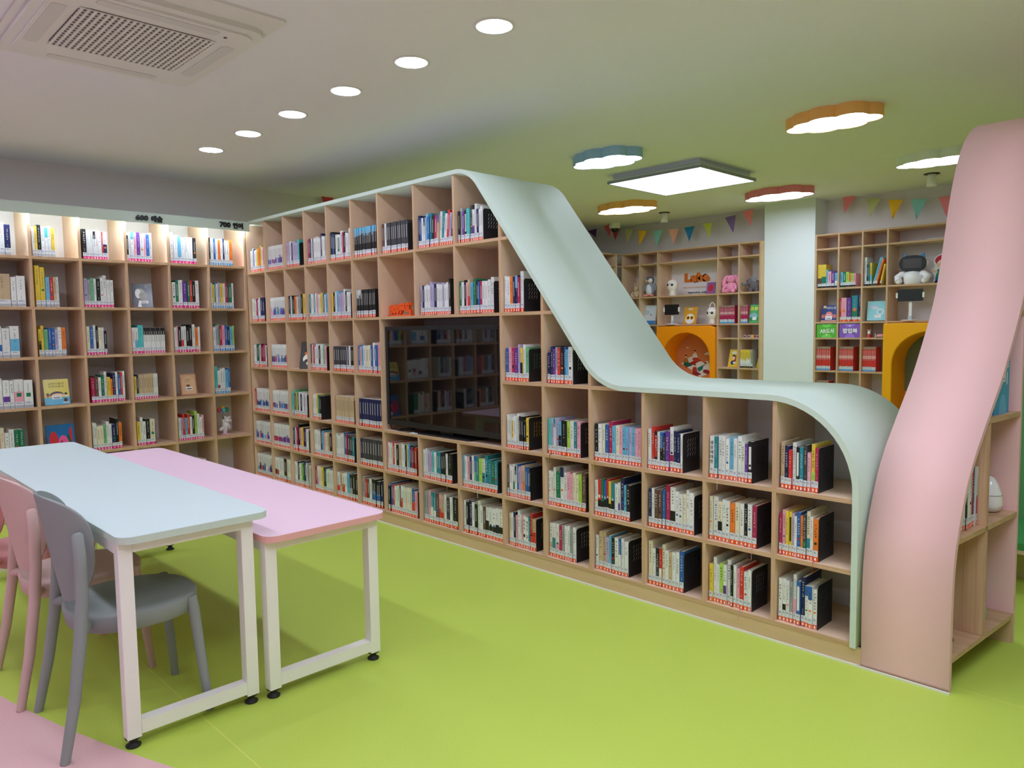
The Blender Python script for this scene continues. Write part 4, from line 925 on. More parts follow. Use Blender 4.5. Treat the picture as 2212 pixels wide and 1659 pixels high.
face_book(cellc(3, 1, .42) @ Matrix.Translation((0, .05, 0)), .145, .196, 'small tan picture book with a frame border, facing out in the wall bookcase', srgb(190, 146, 116), d_tan)
def d_blue(m, w, h):
    disc(m, -w*.26, h*.44, w*.17, h*.34, -.0004, srgb(206, 44, 60)); disc(m, w*.42, h*.6, w*.12, h*.30, -.0004, srgb(206, 44, 60), a0=PI/2, a1=1.5*PI); disc(m, w*.08, h*.32, w*.19, h*.30, -.0006, srgb(230, 90, 150)); disc(m, w*.02, h*.25, w*.06, h*.2, -.0008, srgb(170, 30, 60))
    poly(m, [(w*.2, h*.5), (w*.3, h*.68), (w*.42, h*.2), (w*.4, h*.1)], -.0005, srgb(20, 90, 80)); glyphs(m, w*.04, h*.86, h*.93, .008, LIGHT, random.Random(3), -.0008); rc(m, -w*.02, h*.06, w*.08, h*.22, -.001, WHT)
face_book(cellc(4, 4, .45) @ Matrix.Translation((0, .06, 0)), .20, .235, 'blue picture book with big red and pink petals, facing out behind the mint table', srgb(20, 110, 180), d_blue, yaw=3)
# a dark picture book leaning in the empty cell of the long bookcase
def d_dark(m, w, h):
    disc(m, w*.05, h*.56, w*.3, h*.2, -.0005, srgb(220, 120, 50)); disc(m, -w*.02, h*.36, w*.32, h*.18, -.0007, WHT); disc(m, 0, h*.24, w*.28, h*.13, -.0009, (0.03, 0.03, 0.03)); disc(m, w*.02, h*.2, w*.16, h*.07, -.0011, WHT); disc(m, -w*.1, h*.68, w*.16, h*.08, -.0011, (0.02, 0.02, 0.02))
face_book(LM(ZR[2]) @ Matrix.Translation((D[3]-0.095, 0.05, 0)), .17, .235, 'dark picture book with a white and orange face, leaning in an otherwise empty cell', srgb(60, 60, 56), d_dark, yaw=30, tilt=-13)
# balloon bear
t = placed('bear_figurine', 'white bear figurine holding four coloured balloons, in the corner cell of the wall bookcase', 'figurine', cellc(4, 0, .42) @ Matrix.Translation((0, .14, 0)))
BW = srgb(236, 234, 234)
m = MB(); m.lathe([(0.040, 0), (0.044, 0.004), (0.040, 0.009)], n=28, col=srgb(238, 180, 196)); m.build('base', 'paint', t)
m = MB(); m.tube([(0.0, 0, 0.009), (0.002, 0, 0.04), (0.004, 0, 0.06)], [0.017, 0.020, 0.026], BW, n=16); m.ball((0.003, 0, 0.085), (0.030, 0.026, 0.038), BW); m.tube([(-0.006, 0, 0.07), (-0.030, 0, 0.055), (-0.052, 0, 0.044)], [0.02, 0.016, 0.014], BW, n=14)
m.tube([(0.02, -0.008, 0.10), (0.034, -0.014, 0.08), (0.04, -0.016, 0.055)], [0.012, 0.01, 0.009], BW, n=12); m.tube([(-0.014, -0.004, 0.105), (-0.02, -0.010, 0.13), (-0.018, -0.012, 0.145)], [0.011, 0.01, 0.009], BW, n=12); m.build('body', 'paint', t)
m = MB(); m.ball((0.022, -0.002, 0.135), (0.034, 0.030, 0.029), BW); m.ball((0.050, -0.014, 0.128), (0.014, 0.013, 0.011), BW); m.ball((0.004, 0, 0.163), 0.012, BW); m.ball((0.050, 0.004, 0.158), 0.011, BW); m.ball((0.062, -0.022, 0.131), 0.004, (0.03, 0.03, 0.03), n=8, m=6); m.ball((0.034, -0.030, 0.143), 0.0032, (0.03, 0.03, 0.03), n=8, m=6); m.build('head', 'paint', t)
for c_, p in ((srgb(200, 70, 96), (-0.047, 0, 0.232)), (srgb(86, 178, 214), (-0.010, -0.012, 0.230)), (srgb(40, 140, 84), (0.024, 0, 0.232)), (srgb(226, 186, 50), (-0.010, 0.014, 0.250))):
    m = MB(); m.ball(p, (0.021, 0.021, 0.023), c_); m.build('balloon', 'gloss', t)
    m = MB(); m.tube([(-0.018, -0.012, 0.145), ((p[0]-0.018)/2, p[1]/2, 0.185), (p[0], p[1], p[2]-0.023)], 0.0012, (0.05, 0.04, 0.04), n=6); m.build('string', 'matte', t)

# ================================================================== bunting
def bunting(label, y, flags, tail=None):
    P0 = [at(f[1][0], f[1][1], 1, y) for f in flags]; org = at(flags[0][1][0], flags[0][1][1], 1, y)
    t = thing('bunting', label, 'bunting', tuple(org), 0, None)
    pts = []
    for col, a, b, c in flags:
        A, B_, C_ = (at(q[0], q[1], 1, y)-org for q in (a, b, c)); n = 7; m = MB(); vs = []; fs = []
        for i in range(n+1):
            u_ = i/n; L_ = A.lerp(C_, u_); R_ = B_.lerp(C_, u_)
            for k in range(n+1): q = L_.lerp(R_, k/n); vs.append((q.x, q.y+0.006*math.sin(3*k/n+u_*2+A.x*5), q.z))
        fs = [(i*(n+1)+k, i*(n+1)+k+1, (i+1)*(n+1)+k+1, (i+1)*(n+1)+k) for i in range(n) for k in range(n)]
        o2 = len(vs); vs += [(v[0], v[1]+0.0012, v[2]) for v in vs[:o2]]; fs += [tuple(o2+i for i in reversed(f)) for f in fs[:n*n]]
        m.add(vs, fs, col, smooth=True); m.build('pennant', 'matte', t, fix=False); pts += [A, B_]
    m = MB(); m.tube([(p.x, p.y, p.z+0.001) for p in pts], 0.0016, (0.6, 0.58, 0.55), n=6); m.build('string', 'matte', t)
    return t
def fq(ox, oy, s, *p): return [(ox+a/s, oy+b/s) for a, b in p]
PK, OL, YE, TL, SA, BL, LI, PU = srgb(255, 150, 162), srgb(208, 212, 150), srgb(255, 200, 60), srgb(150, 214, 212), srgb(255, 186, 168), srgb(50, 140, 200), srgb(216, 220, 96), srgb(140, 112, 184)
A_ = [(srgb(88, 60, 120), *fq(1260, 440, 9.218, (90, 545), (265, 495), (258, 680))), (srgb(220, 96, 110), *fq(1260, 440, 9.218, (400, 450), (540, 400), (545, 690)))]
bunting('two pennants of a string, purple and coral, in the far corner above the shelves', 5.15, A_)
A_ = [(c, *fq(1260, 440, 9.218, *p)) for c, p in ((srgb(214, 84, 100), ((575, 530), (735, 480), (630, 740))), (OL, ((820, 500), (995, 520), (872, 795))), (YE, ((1092, 530), (1272, 540), (1118, 825))), (TL, ((1393, 535), (1580, 525), (1457, 840))), (SA, ((1705, 515), (1900, 495), (1803, 818))))]
A_ += [(c, *fq(1260, 400, 3.606, *p)) for c, p in ((BL, ((787, 330), (866, 318), (825, 445))), (LI, ((932, 300), (1006, 292), (980, 418))), (PU, ((1103, 253), (1190, 232), (1167, 368))), (PK, ((1238, 208), (1322, 186), (1300, 320))))]
bunting('string of coloured pennants sagging across the back wall, between the corner and the pillar', 5.42, A_)
A_ = [(c, *fq(1740, 380, 3.456, *p)) for c, p in ((PK, ((275, 142), (378, 155), (287, 285))), (OL, ((458, 165), (562, 172), (475, 308))), (YE, ((615, 178), (730, 178), (650, 323))), (TL, ((790, 175), (908, 172), (828, 322))), (PK, ((995, 158), (1140, 142), (1052, 305))))]
bunting('string of pennants on the back wall beyond the pillar, ending behind the pink board', 5.50, A_)
m = MB(); P = [at(a, b, 0, -7.12) for a, b in ((691, 416.5), (721, 427), (708, 462))]; o0 = P[0]
m.add([tuple(p-o0) for p in P]+[tuple(p-o0+Vector((0.0015, 0, 0))) for p in P], [(0, 1, 2), (5, 4, 3), (0, 3, 4, 1), (1, 4, 5, 2), (2, 5, 3, 0)], srgb(214, 84, 92)); obj1('pennant', 'lone coral pennant on the side wall, just above the long green top', 'pennant', m, 'fabric', tuple(o0))

# ================================================================== toys and displays in the far room
def bz(i): return BZ[i]+0.0095
def BT(px, z, y=5.33): return Matrix.Translation((at(px, 640, 1, y).x, y, z))
def eye(m, p, r=0.006): m.ball(p, r, (0.01, 0.01, 0.012), n=10, m=6)
# penguin plush
t = placed('penguin_plush', 'grey and white penguin soft toy sitting on the shelf by the corner', 'soft toy', BT(1405, bz(2)))
G1 = srgb(150, 156, 166); m = MB(); m.ball((0, 0, 0.105), (0.075, 0.06, 0.10), G1); m.build('body', 'fabric', t)
m = MB(); m.ball((0.0, -0.02, 0.095), (0.056, 0.048, 0.085), srgb(226, 228, 232)); m.build('belly', 'fabric', t)
m = MB(); m.ball((0.0, -0.008, 0.225), (0.058, 0.052, 0.05), srgb(96, 104, 120)); m.ball((0.018, -0.028, 0.218), (0.038, 0.035, 0.036), WHT); m.ball((-0.024, -0.028, 0.218), (0.03, 0.03, 0.033), WHT); eye(m, (0.022, -0.06, 0.228)); eye(m, (-0.03, -0.055, 0.228)); m.build('head', 'fabric', t)
m = MB(); m.lathe([(0.016, 0), (0.012, -0.012), (0.002, -0.024)], c=(-0.006, -0.055, 0.208), n=12, col=srgb(240, 140, 120), axis='y'); m.build('beak', 'fabric', t)
for sx in (-1, 1):
    m = MB(); m.ball((sx*0.045, -0.04, 0.018), (0.034, 0.04, 0.017), srgb(242, 150, 140)); m.build('foot', 'fabric', t)
    m = MB(); m.tube([(sx*0.06, 0, 0.165), (sx*0.088, -0.008, 0.12), (sx*0.092, -0.014, 0.08)], [0.022, 0.02, 0.01], G1); m.build('flipper', 'fabric', t)
# small rabbit plush at the slope
def rabbit(name, label, M0, sc, col, droop, face=WHT):
    t = placed(name, label, 'soft toy', M0 @ Matrix.Scale(sc, 4))
    m = MB(); m.ball((0, 0, 0.085), (0.082, 0.07, 0.085), col); m.build('body', 'fabric', t)
    m = MB(); m.ball((0, -0.01, 0.205), (0.070, 0.062, 0.062), col); eye(m, (0.03, -0.066, 0.215)); eye(m, (-0.03, -0.066, 0.215)); m.ball((0, -0.068, 0.200), (0.008, 0.006, 0.006), srgb(200, 110, 130), n=8, m=6); m.build('head', 'fabric', t)
    for sx in (-1, 1):
        m = MB()
        if droop: m.tube([(sx*0.04, 0, 0.255), (sx*0.085, -0.005, 0.235), (sx*0.115, -0.01, 0.17), (sx*0.125, -0.012, 0.10)], [0.018, 0.030, 0.042, 0.020], col, n=14, flat=0.5)
        else: m.tube([(sx*0.03, 0, 0.25), (sx*0.04, 0.0, 0.30), (sx*0.045, 0, 0.35)], [0.02, 0.024, 0.012], col, n=12, flat=0.5)
        m.build('ear', 'fabric', t)
        m = MB(); m.tube([(sx*0.06, -0.02, 0.13), (sx*0.10, -0.045, 0.075), (sx*0.10, -0.07, 0.045)], [0.024, 0.024, 0.024], col, n=12); m.build('arm', 'fabric', t)
        m = MB(); m.tube([(sx*0.05, -0.02, 0.03), (sx*0.075, -0.08, 0.030), (sx*0.08, -0.10, 0.034)], [0.032, 0.030, 0.026], col, n=12); m.build('leg', 'fabric', t)
rabbit('rabbit_plush', 'large pink long-eared rabbit soft toy on the shelf right of the orange nook', Matrix.Translation((-4.77, 5.35, bz(2))), 0.83, srgb(246, 158, 190), True)
rabbit('rabbit_plush', 'small cream and brown rabbit soft toy peeking past the green slope', Matrix.Translation((-6.205, 5.33, bz(2))), 0.58, srgb(216, 190, 160), False)
# elephant plush
t = placed('elephant_plush', 'dark grey elephant soft toy on the shelf next to the pale pillar', 'soft toy', Matrix.Translation((-4.475, 5.36, bz(2))))
GE = srgb(112, 106, 110)
m = MB(); m.ball((0.02, 0, 0.075), (0.075, 0.065, 0.07), GE); m.build('body', 'fabric', t)
m = MB(); m.ball((-0.035, -0.02, 0.12), (0.05, 0.05, 0.052), GE); m.ball((-0.05, -0.066, 0.135), 0.006, (0.01, 0.01, 0.01), n=8, m=6); m.build('head', 'fabric', t)
m = MB(); m.tube([(-0.06, -0.05, 0.105), (-0.085, -0.07, 0.085), (-0.105, -0.075, 0.09), (-0.12, -0.075, 0.11)], [0.020, 0.015, 0.013, 0.011], GE, n=12); m.build('trunk', 'fabric', t)
for sx in (-1, 1): m = MB(); m.ball((0.0+0.02*sx, -0.01-0.03*sx, 0.15), (0.042, 0.012, 0.045), srgb(140, 134, 140)); m.build('ear', 'fabric', t)
for p in ((-0.02, -0.04, 0.02), (0.06, -0.04, 0.02), (0.07, 0.03, 0.02), (-0.01, 0.03, 0.02)): m = MB(); m.tube([(p[0], p[1], 0.05), (p[0], p[1], 0.002)], [0.024, 0.022], GE, n=12); m.build('leg', 'fabric', t)
# reading robots: pale domed heads with big eyes
def robot_head(label, M0, sc, handle):
    t = placed('reading_robot', label, 'robot', M0 @ Matrix.Scale(sc, 4)); PW = srgb(240, 228, 224)
    m = MB(); m.lathe([(0.050, 0), (0.055, 0.01), (0.048, 0.05), (0.055, 0.075), (0.078, 0.11), (0.085, 0.15), (0.080, 0.19), (0.062, 0.222), (0.035, 0.24), (0.004, 0.246)], n=32, col=PW); m.build('body', 'paint', t)
    m = MB(); m.ball((0, -0.018, 0.165), (0.070, 0.068, 0.036), srgb(186, 182, 186)); m.build('face', 'gloss', t)
    for sx in (-1, 1):
        m = MB(); m.ball((sx*0.031, -0.066, 0.160), (0.023, 0.020, 0.023), (0.008, 0.008, 0.01)); m.ball((sx*0.031+0.01, -0.084, 0.168), (0.006, 0.003, 0.006), WHT, n=8, m=6); m.build('eye', 'gloss', t)
    if handle: m = MB(); m.tube([(0.045*math.cos(a), 0, 0.235+0.075*math.sin(a)) for a in [PI*k/12 for k in range(13)]], 0.008, PW, n=10); m.build('handle', 'paint', t)
robot_head('white domed reading robot with big black eyes beside the orange lettering', BT(1453, bz(2), 5.32), 0.88, False)
robot_head('white domed reading robot with a carrying handle, below the orange lettering', BT(1539, bz(3), 5.32), 0.86, True)
# orange lettering on the back of the wide cell
t = thing('wall_lettering', 'orange and white cut-out lettering on the back panel above the orange nook', 'lettering', (0, 0, 0)); yb = 5.592
def tl(tx, px0, px1, py0, py1, col, bold, white=True):
    a, b = at(px0, py1, 1, yb), at(px1, py0, 1, yb)
    if white: m = MB(); put_text(m, tx, a.x-0.008, b.x+0.008, a.z-0.010, b.z+0.010, yb, 0.004, WHT, bold+0.05); m.build('outline', 'paint', t, fix=False)
    m = MB(); put_text(m, tx, a.x, b.x, a.z, b.z, yb-0.0045, 0.003, col, bold); m.build('letters', 'paint', t, fix=False)
tl('Luka', 1479, 1534, 587, 611, srgb(222, 120, 40), 0.085); tl('AI Reading Robot', 1476, 1535, 617, 623.5, srgb(232, 160, 110), 0.01); tl('책읽어주는 로봇', 1486, 1527, 629, 634.5, srgb(50, 50, 54), 0.02)
# purple card with a red bloom
def d_tul(m, w, h): disc(m, 0, h*.5, w*.28, h*.3, -.0005, srgb(204, 40, 60)); poly(m, [(-w*.05, h*.7), (w*.05, h*.7), (w*.02, h*.95)], -.0007, srgb(204, 40, 60))
face_book(BT(1534, bz(2), 5.36), .12, .15, 'small purple picture book with a red bloom, beside the orange lettering', srgb(150, 90, 150), d_tul)
def d_cloud(m, w, h):
    rc(m, -w/2, 0, w/2, h*.2, -.0004, srgb(70, 140, 200)); disc(m, -w*.25, h*.62, w*.24, h*.12, -.0005, srgb(170, 205, 225)); disc(m, w*.1, h*.5, w*.07, h*.03, -.0006, srgb(190, 60, 60)); glyphs(m, 0, h*.8, h*.93, .02, (0.1, 0.12, 0.15), random.Random(5), -.0006)
face_book(BT(1401, bz(3), 5.36), .20, .27, 'pale picture book with blue waves, below the penguin toy', srgb(214, 224, 232), d_cloud)
def d_owl(m, w, h):
    disc(m, 0, h*.30, w*.36, h*.30, -.0004, WHT); disc(m, -w*.16, h*.36, w*.15, h*.12, -.0006, srgb(236, 170, 40)); disc(m, w*.16, h*.36, w*.15, h*.12, -.0006, srgb(236, 170, 40)); disc(m, -w*.14, h*.36, w*.07, h*.07, -.0008, (0.02, 0.02, 0.02)); disc(m, w*.14, h*.36, w*.07, h*.07, -.0008, (0.02, 0.02, 0.02))
    put_text(m, '루카', -w*.18, w*.18, h*.80, h*.93, -.0008, 0, WHT, 0.03)
face_book(BT(1489, bz(3), 5.35), .195, .225, 'orange-yellow picture book with two big eyes, in front of the pale back panel', srgb(222, 158, 50), d_owl)
# tablets on stands
def tablet(label, M0, w, h, zc, refl):
    t = placed('tablet_stand', label, 'tablet', M0)
    m = MB(); m.lathe([(0.085, 0), (0.085, 0.005), (0.075, 0.009)], n=32, col=WHT); m.build('base', 'paint', t)
    m = MB(); m.prism(rrect(-0.016, 0.0, 0.016, 0.012, 0.004), 0.008, zc, 'z', WHT); m.prism(rrect(-0.02, -0.006, 0.02, 0.018, 0.005), 0.012, 0.05, 'z', srgb(190, 192, 200)); m.build('pole', 'paint', t)
    m = MB(); m.prism([(p[0], p[1]+zc) for p in rrect(-w/2, -h/2, w/2, h/2, 0.008)], -0.016, -0.004, 'y', (0.01, 0.01, 0.012)); m.build('tablet', 'tv_screen' if refl else 'tv_body', t)
    for sx in (-1, 1): m = MB(); m.prism([(p[0]+sx*(w/2+0.006), p[1]+zc) for p in rrect(-0.009, -h*.22, 0.009, h*.22, 0.004)], -0.022, -0.002, 'y', WHT); m.build('clamp', 'paint', t)
tablet('black tablet on a white stand, over the orange nook', BT(1452, bz(3), 5.30), .215, .135, .195, False)
tablet('larger black tablet on a white pole stand, over the yellow nook', BT(1967, bz(3), 5.32), .245, .125, .265, False)
# small blocks
for k, (px, c_, lab) in enumerate(((1610, srgb(214, 180, 190), 'pale pink'), (1619, srgb(190, 184, 190), 'grey'), (1632, srgb(214, 110, 120), 'coral'), (1638, srgb(180, 190, 200), 'pale blue'))):
    m = MB(); m.box((-0.016, -0.012, 0.0005), (0.016, 0.012, 0.034), c_); m.box((-0.010, -0.0126, 0.006), (0.010, -0.0122, 0.026), srgb(60, 60, 66)); x_ = at(px, 725, 1, 5.31).x; obj1('toy_block', 'tiny %s toy block in the low cell beside the pillar' % lab, 'toy block', m, 'paint', (x_, 5.31, bz(4)), 0, 'tiny toy blocks')
m = MB(); m.box((-0.020, -0.015, 0.0005), (0.020, 0.015, 0.036), srgb(222, 180, 80)); obj1('toy_block', 'tiny yellow toy block stacked on the others beside the pillar', 'toy block', m, 'paint', (at(1626, 718, 1, 5.335).x, 5.335, bz(4)), 0, 'tiny toy blocks')
def d_kid(m, w, h):
    disc(m, 0, h*.82, w*.28, h*.08, -.0005, WHT); disc(m, 0, h*.52, w*.16, h*.12, -.0006, SKIN); disc(m, 0, h*.6, w*.18, h*.1, -.0007, srgb(30, 50, 110), a0=0, a1=PI); rc(m, w*.02, h*.3, w*.26, h*.66, -.0005, srgb(180, 50, 50)); disc(m, -w*.05, h*.25, w*.2, h*.12, -.0006, srgb(30, 60, 120)); rc(m, 0, h*.2, w*.3, h*.3, -.0009, WHT)
face_book(Matrix.Translation((-4.745, 5.34, bz(5))), .155, .225, 'yellow picture book with a cartoon child, leaning alone in a low cell', srgb(236, 200, 70), d_kid, yaw=-14)
def d_green(m, w, h): disc(m, 0, h*.35, w*.3, h*.2, -.0005, srgb(140, 190, 200)); rc(m, -w*.4, h*.1, w*.4, h*.3, -.0006, srgb(60, 150, 90)); rc(m, -w*.05, h*.15, w*.25, h*.32, -.0008, WHT); put_text(m, '공룡', -w*.3, w*.3, h*.68, h*.88, -.0008, 0, srgb(230, 230, 90), 0.03)
face_book(BT(1626, bz(3), 5.31), .185, .225, 'green picture book facing out beside the pillar, over magenta spines', srgb(90, 180, 110), d_green, yaw=-6)
face_book(BT(1647-7, bz(5), 5.33), .12, .205, 'yellow book leaning against the pillar-side panel', srgb(228, 216, 70), lambda m, w, h: rc(m, -w*.3, h*.5, w*.3, h*.8, -.0005, srgb(190, 180, 60)), yaw=-30, tilt=-16)
# picture books right of the pillar
def d_night(m, w, h):
    disc(m, 0, h*.38, w*.24, h*.22, -.0004, srgb(225, 130, 130)); rc(m, -w*.22, h*.12, w*.22, h*.34, -.0006, WHT); disc(m, -w*.36, h*.32, w*.12, h*.12, -.0005, srgb(200, 110, 110)); disc(m, w*.36, h*.32, w*.12, h*.12, -.0005, srgb(200, 110, 110)); rc(m, -w*.4, h*.82, -w*.22, h*.96, -.0005, srgb(236, 190, 110)); rc(m, -w/2, 0, w/2, h*.07, -.0005, srgb(230, 170, 150)); rc(m, -w*.14, h*.18, w*.14, h*.22, -.0008, (0.05, 0.05, 0.05)); put_text(m, '대왕눈물', -w*.2, w*.42, h*.76, h*.9, -.0008, 0, WHT, 0.0)
    for sx in (-1, 1): disc(m, sx*w*.08, h*.42, w*.055, h*.03, -.0008, WHT)
face_book(BT(1790, bz(3), 5.33), .175, .19, 'dark blue picture book with a pink face, next to the pillar', srgb(48, 66, 130), d_night)
def d_aqua(m, w, h): disc(m, w*.2, h*.45, w*.2, h*.17, -.0004, srgb(220, 232, 240)); disc(m, w*.2, h*.45, w*.12, h*.1, -.0006, srgb(150, 200, 220)); rc(m, -w*.1, h*.14, w*.26, h*.28, -.0008, WHT); disc(m, -w*.15, h*.7, w*.22, h*.08, -.0005, srgb(200, 200, 235)); put_text(m, '바다', -w*.2, w*.1, h*.56, h*.7, -.0007, 0, WHT, 0.02)
face_book(BT(1893, bz(3), 5.34), .185, .215, 'pale aqua picture book leaning in the third column beyond the pillar', srgb(150, 214, 226), d_aqua, th=0.03, yaw=8)
# signs AR and pop-up books
for px, c_, tx, up, lab in ((1785, srgb(92, 180, 62), 'AR도서', False, 'green slab sign with white AR and Korean lettering, beside the pillar'), (1835, srgb(134, 92, 190), '팝업북', True, 'purple slab sign with white Korean lettering, next to the green one')):
    t = thing('section_sign', lab, 'sign', (at(px, 731, 1, YS).x, YS+0.004, bz(4)-0.1775)); M_ = t.location
    t.location.z = BZ[4]+0.0095-0.178+0.0 if False else BZ[4]+0.0095
for o in [o for o in COL.objects if o.name.startswith('section_sign') and o.type == 'EMPTY' and o['category'] == 'sign' and 'slab' in o['label']]:
    up = 'purple' in o['label']; c_ = srgb(134, 92, 190) if up else srgb(92, 180, 62); c2 = tuple(min(1, v*1.35+0.05) for v in c_); o.location.z = BZ[5+0]-0.0 if False else 1.293-0.0
    o.location.z = BZ[4]+0.0097; w, h = 0.226, 0.152
    m = MB(); m.prism([(p[0], p[1]+h/2) for p in rrect(-w/2, -h/2, w/2, h/2, 0.012)], 0, 0.018, 'y', c_)
    disc(m, 0, h*(1.0 if True else 0), 0.055, 0.038, -0.0004, c2, a0=PI, a1=2*PI); disc(m, 0, 0, 0.055, 0.045, -0.0004, c2, a0=0, a1=PI); m.build('panel', 'paint', o, fix=False)
    m = MB(); put_text(m, '팝업북' if up else 'AR도서', -w*.34, w*.36, h*.32, h*.68, -0.0006, 0.001, WHT, 0.035)
    if up: poly(m, [(-0.012, h*.84), (0.012, h*.84), (0, h*.95)], -0.0008, WHT)
    else: poly(m, [(-0.012, h*.24), (0.012, h*.24), (0, h*.13)], -0.0008, WHT)
    m.build('lettering', 'paint', o, fix=False)
# tiny rabbit figure and toy bed
t = placed('rabbit_figurine', 'tiny white rabbit figure in a red dress, on the shelf by the yellow nook', 'figurine', BT(1879, bz(4), 5.30))
m = MB(); m.lathe([(0.024, 0), (0.020, 0.02), (0.012, 0.036)], n=18, col=srgb(196, 44, 54)); m.build('dress', 'paint', t)
m = MB(); m.ball((0, -0.002, 0.050), (0.017, 0.015, 0.017), WHT); m.tube([(-0.007, 0, 0.06), (-0.011, 0, 0.088)], [0.005, 0.004], WHT, n=8); m.tube([(0.007, 0, 0.06), (0.012, 0, 0.088)], [0.005, 0.004], WHT, n=8); eye(m, (-0.006, -0.016, 0.052), 0.0022); eye(m, (0.006, -0.016, 0.052), 0.0022); m.build('head', 'paint', t)
t = placed('toy_bed', 'tiny pink toy bed beside the rabbit figure', 'toy', BT(1903, bz(4), 5.32))
m = MB(); m.box((-0.045, -0.02, 0.012), (0.045, 0.02, 0.020), srgb(226, 190, 186)); [m.box((sx*0.045-0.002, -0.02, 0), (sx*0.045+0.002, 0.02, 0.045), srgb(236, 206, 200)) for sx in (-1, 1)]; m.build('frame', 'paint', t)
m = MB(); m.ball((0.0, 0, 0.026), (0.036, 0.018, 0.012), srgb(238, 170, 180)); m.build('quilt', 'fabric', t)
m = MB(); m.box((-0.09, -0.05, 0), (0.09, 0.08, 0.075), srgb(214, 160, 190)); m.box((-0.08, -0.0505, 0.012), (0.08, -0.0502, 0.04), srgb(230, 200, 224)); obj1('storage_box', 'pink box low in the third column beyond the pillar', 'box', m, 'paint', tuple(BT(1895, bz(6)+0.0, 5.36).translation))
# robot with a screen face
t = placed('desk_robot', 'white robot with a black screen face and blue cat ears, above the yellow nook', 'robot', BT(1973, bz(2), 5.37)); PWH = srgb(238, 236, 240)
m = MB(); m.lathe([(0.085, 0), (0.095, 0.01), (0.098, 0.07), (0.085, 0.12), (0.05, 0.14)], n=36, col=PWH); m.build('body', 'paint', t)
m = MB(); m.ball((0, 0.005, 0.215), (0.138, 0.06, 0.085), PWH, n=32, m=20); m.build('head', 'paint', t)
m = MB(); m.prism([(0.128*math.copysign(abs(math.cos(a))**0.7, math.cos(a)), 0.215+0.082*math.copysign(abs(math.sin(a))**0.8, math.sin(a))) for a in [2*PI*k/48 for k in range(48)]], -0.062, -0.03, 'y', (0.012, 0.012, 0.014)); m.build('face_rim', 'paint', t)
m = MB(); m.prism([(p[0], p[1]+0.215) for p in rrect(-0.09, -0.05, 0.09, 0.05, 0.01)], -0.064, -0.0622, 'y', (0.06, 0.05, 0.055)); m.build('screen', 'gloss', t)
for sx in (-1, 1):
    m = MB(); m.add([(sx*0.055, -0.02, 0.285), (sx*0.105, -0.02, 0.275), (sx*0.092, -0.015, 0.325), (sx*0.055, 0.015, 0.285), (sx*0.105, 0.015, 0.275), (sx*0.092, 0.005, 0.325)], [(0, 1, 2), (5, 4, 3), (0, 3, 4, 1), (1, 4, 5, 2), (2, 5, 3, 0)], srgb(40, 140, 200)); m.build('ear', 'paint', t)
    m = MB(); m.ball((sx*0.095, -0.03, 0.105), (0.034, 0.034, 0.034), PWH); m.tube([(sx*0.10, -0.03, 0.11), (sx*0.145, -0.04, 0.075), (sx*0.125, -0.07, 0.030)], [0.034, 0.036, 0.038], PWH, n=16); m.ball((sx*0.122, -0.07, 0.030), 0.0285, PWH); m.build('arm', 'paint', t)
# cut-out of a singing child
t = placed('child_cutout', 'flat cut-out of a red-haired child in a green top, beside the robot', 'cut-out', BT(2030, bz(2), 5.42))
sil = [(0.02+0.085*math.cos(a), 0.225+0.075*math.sin(a)) for a in [PI*(-0.15+1.3*k/20) for k in range(21)]]
m = MB(); m.prism([(0.075, 0.0), (0.085, 0.05), (0.075, 0.14), (0.10, 0.16), (0.11, 0.20)]+sil+[(-0.06, 0.17), (-0.095, 0.14), (-0.07, 0.11), (-0.055, 0.06), (-0.07, 0.0)], 0, 0.006, 'y', WHT)
disc(m, 0.02, 0.235, 0.072, 0.055, -0.0005, srgb(190, 50, 70)); disc(m, 0.02, 0.195, 0.055, 0.048, -0.0008, SKIN); disc(m, 0.03, 0.172, 0.010, 0.012, -0.0011, srgb(200, 40, 50)); disc(m, 0.0, 0.20, 0.006, 0.004, -0.0011, (0.02, 0.02, 0.02)); disc(m, 0.04, 0.20, 0.006, 0.004, -0.0011, (0.02, 0.02, 0.02))
poly(m, [(-0.045, 0.05), (0.065, 0.05), (0.06, 0.145), (-0.03, 0.145)], -0.0007, srgb(40, 150, 110)); poly(m, [(-0.045, 0.03), (0.065, 0.03), (0.065, 0.06), (-0.045, 0.06)], -0.0008, srgb(40, 120, 180)); poly(m, [(-0.06, 0.006), (0.07, 0.006), (0.065, 0.03), (-0.045, 0.03)], -0.0008, srgb(40, 36, 90)); poly(m, [(-0.085, 0.13), (-0.03, 0.10), (-0.025, 0.125), (-0.08, 0.15)], -0.0009, SKIN)
m.build('board', 'matte', t, fix=False)
m = MB(); m.box((-0.05, 0.006, 0), (0.05, 0.04, 0.003), WHT); m.build('stand', 'matte', t)
m = MB(); m.tube([at(px, py, 1, 5.40)-Vector((0, 0, 0)) for px, py in ((2002, 516.3), (2020, 515.6), (2044, 513.3))], 0.0035, WHT, n=8); obj1('cable', 'thin white cable lying on the highest shelf above the robot', 'cable', m, 'matte')
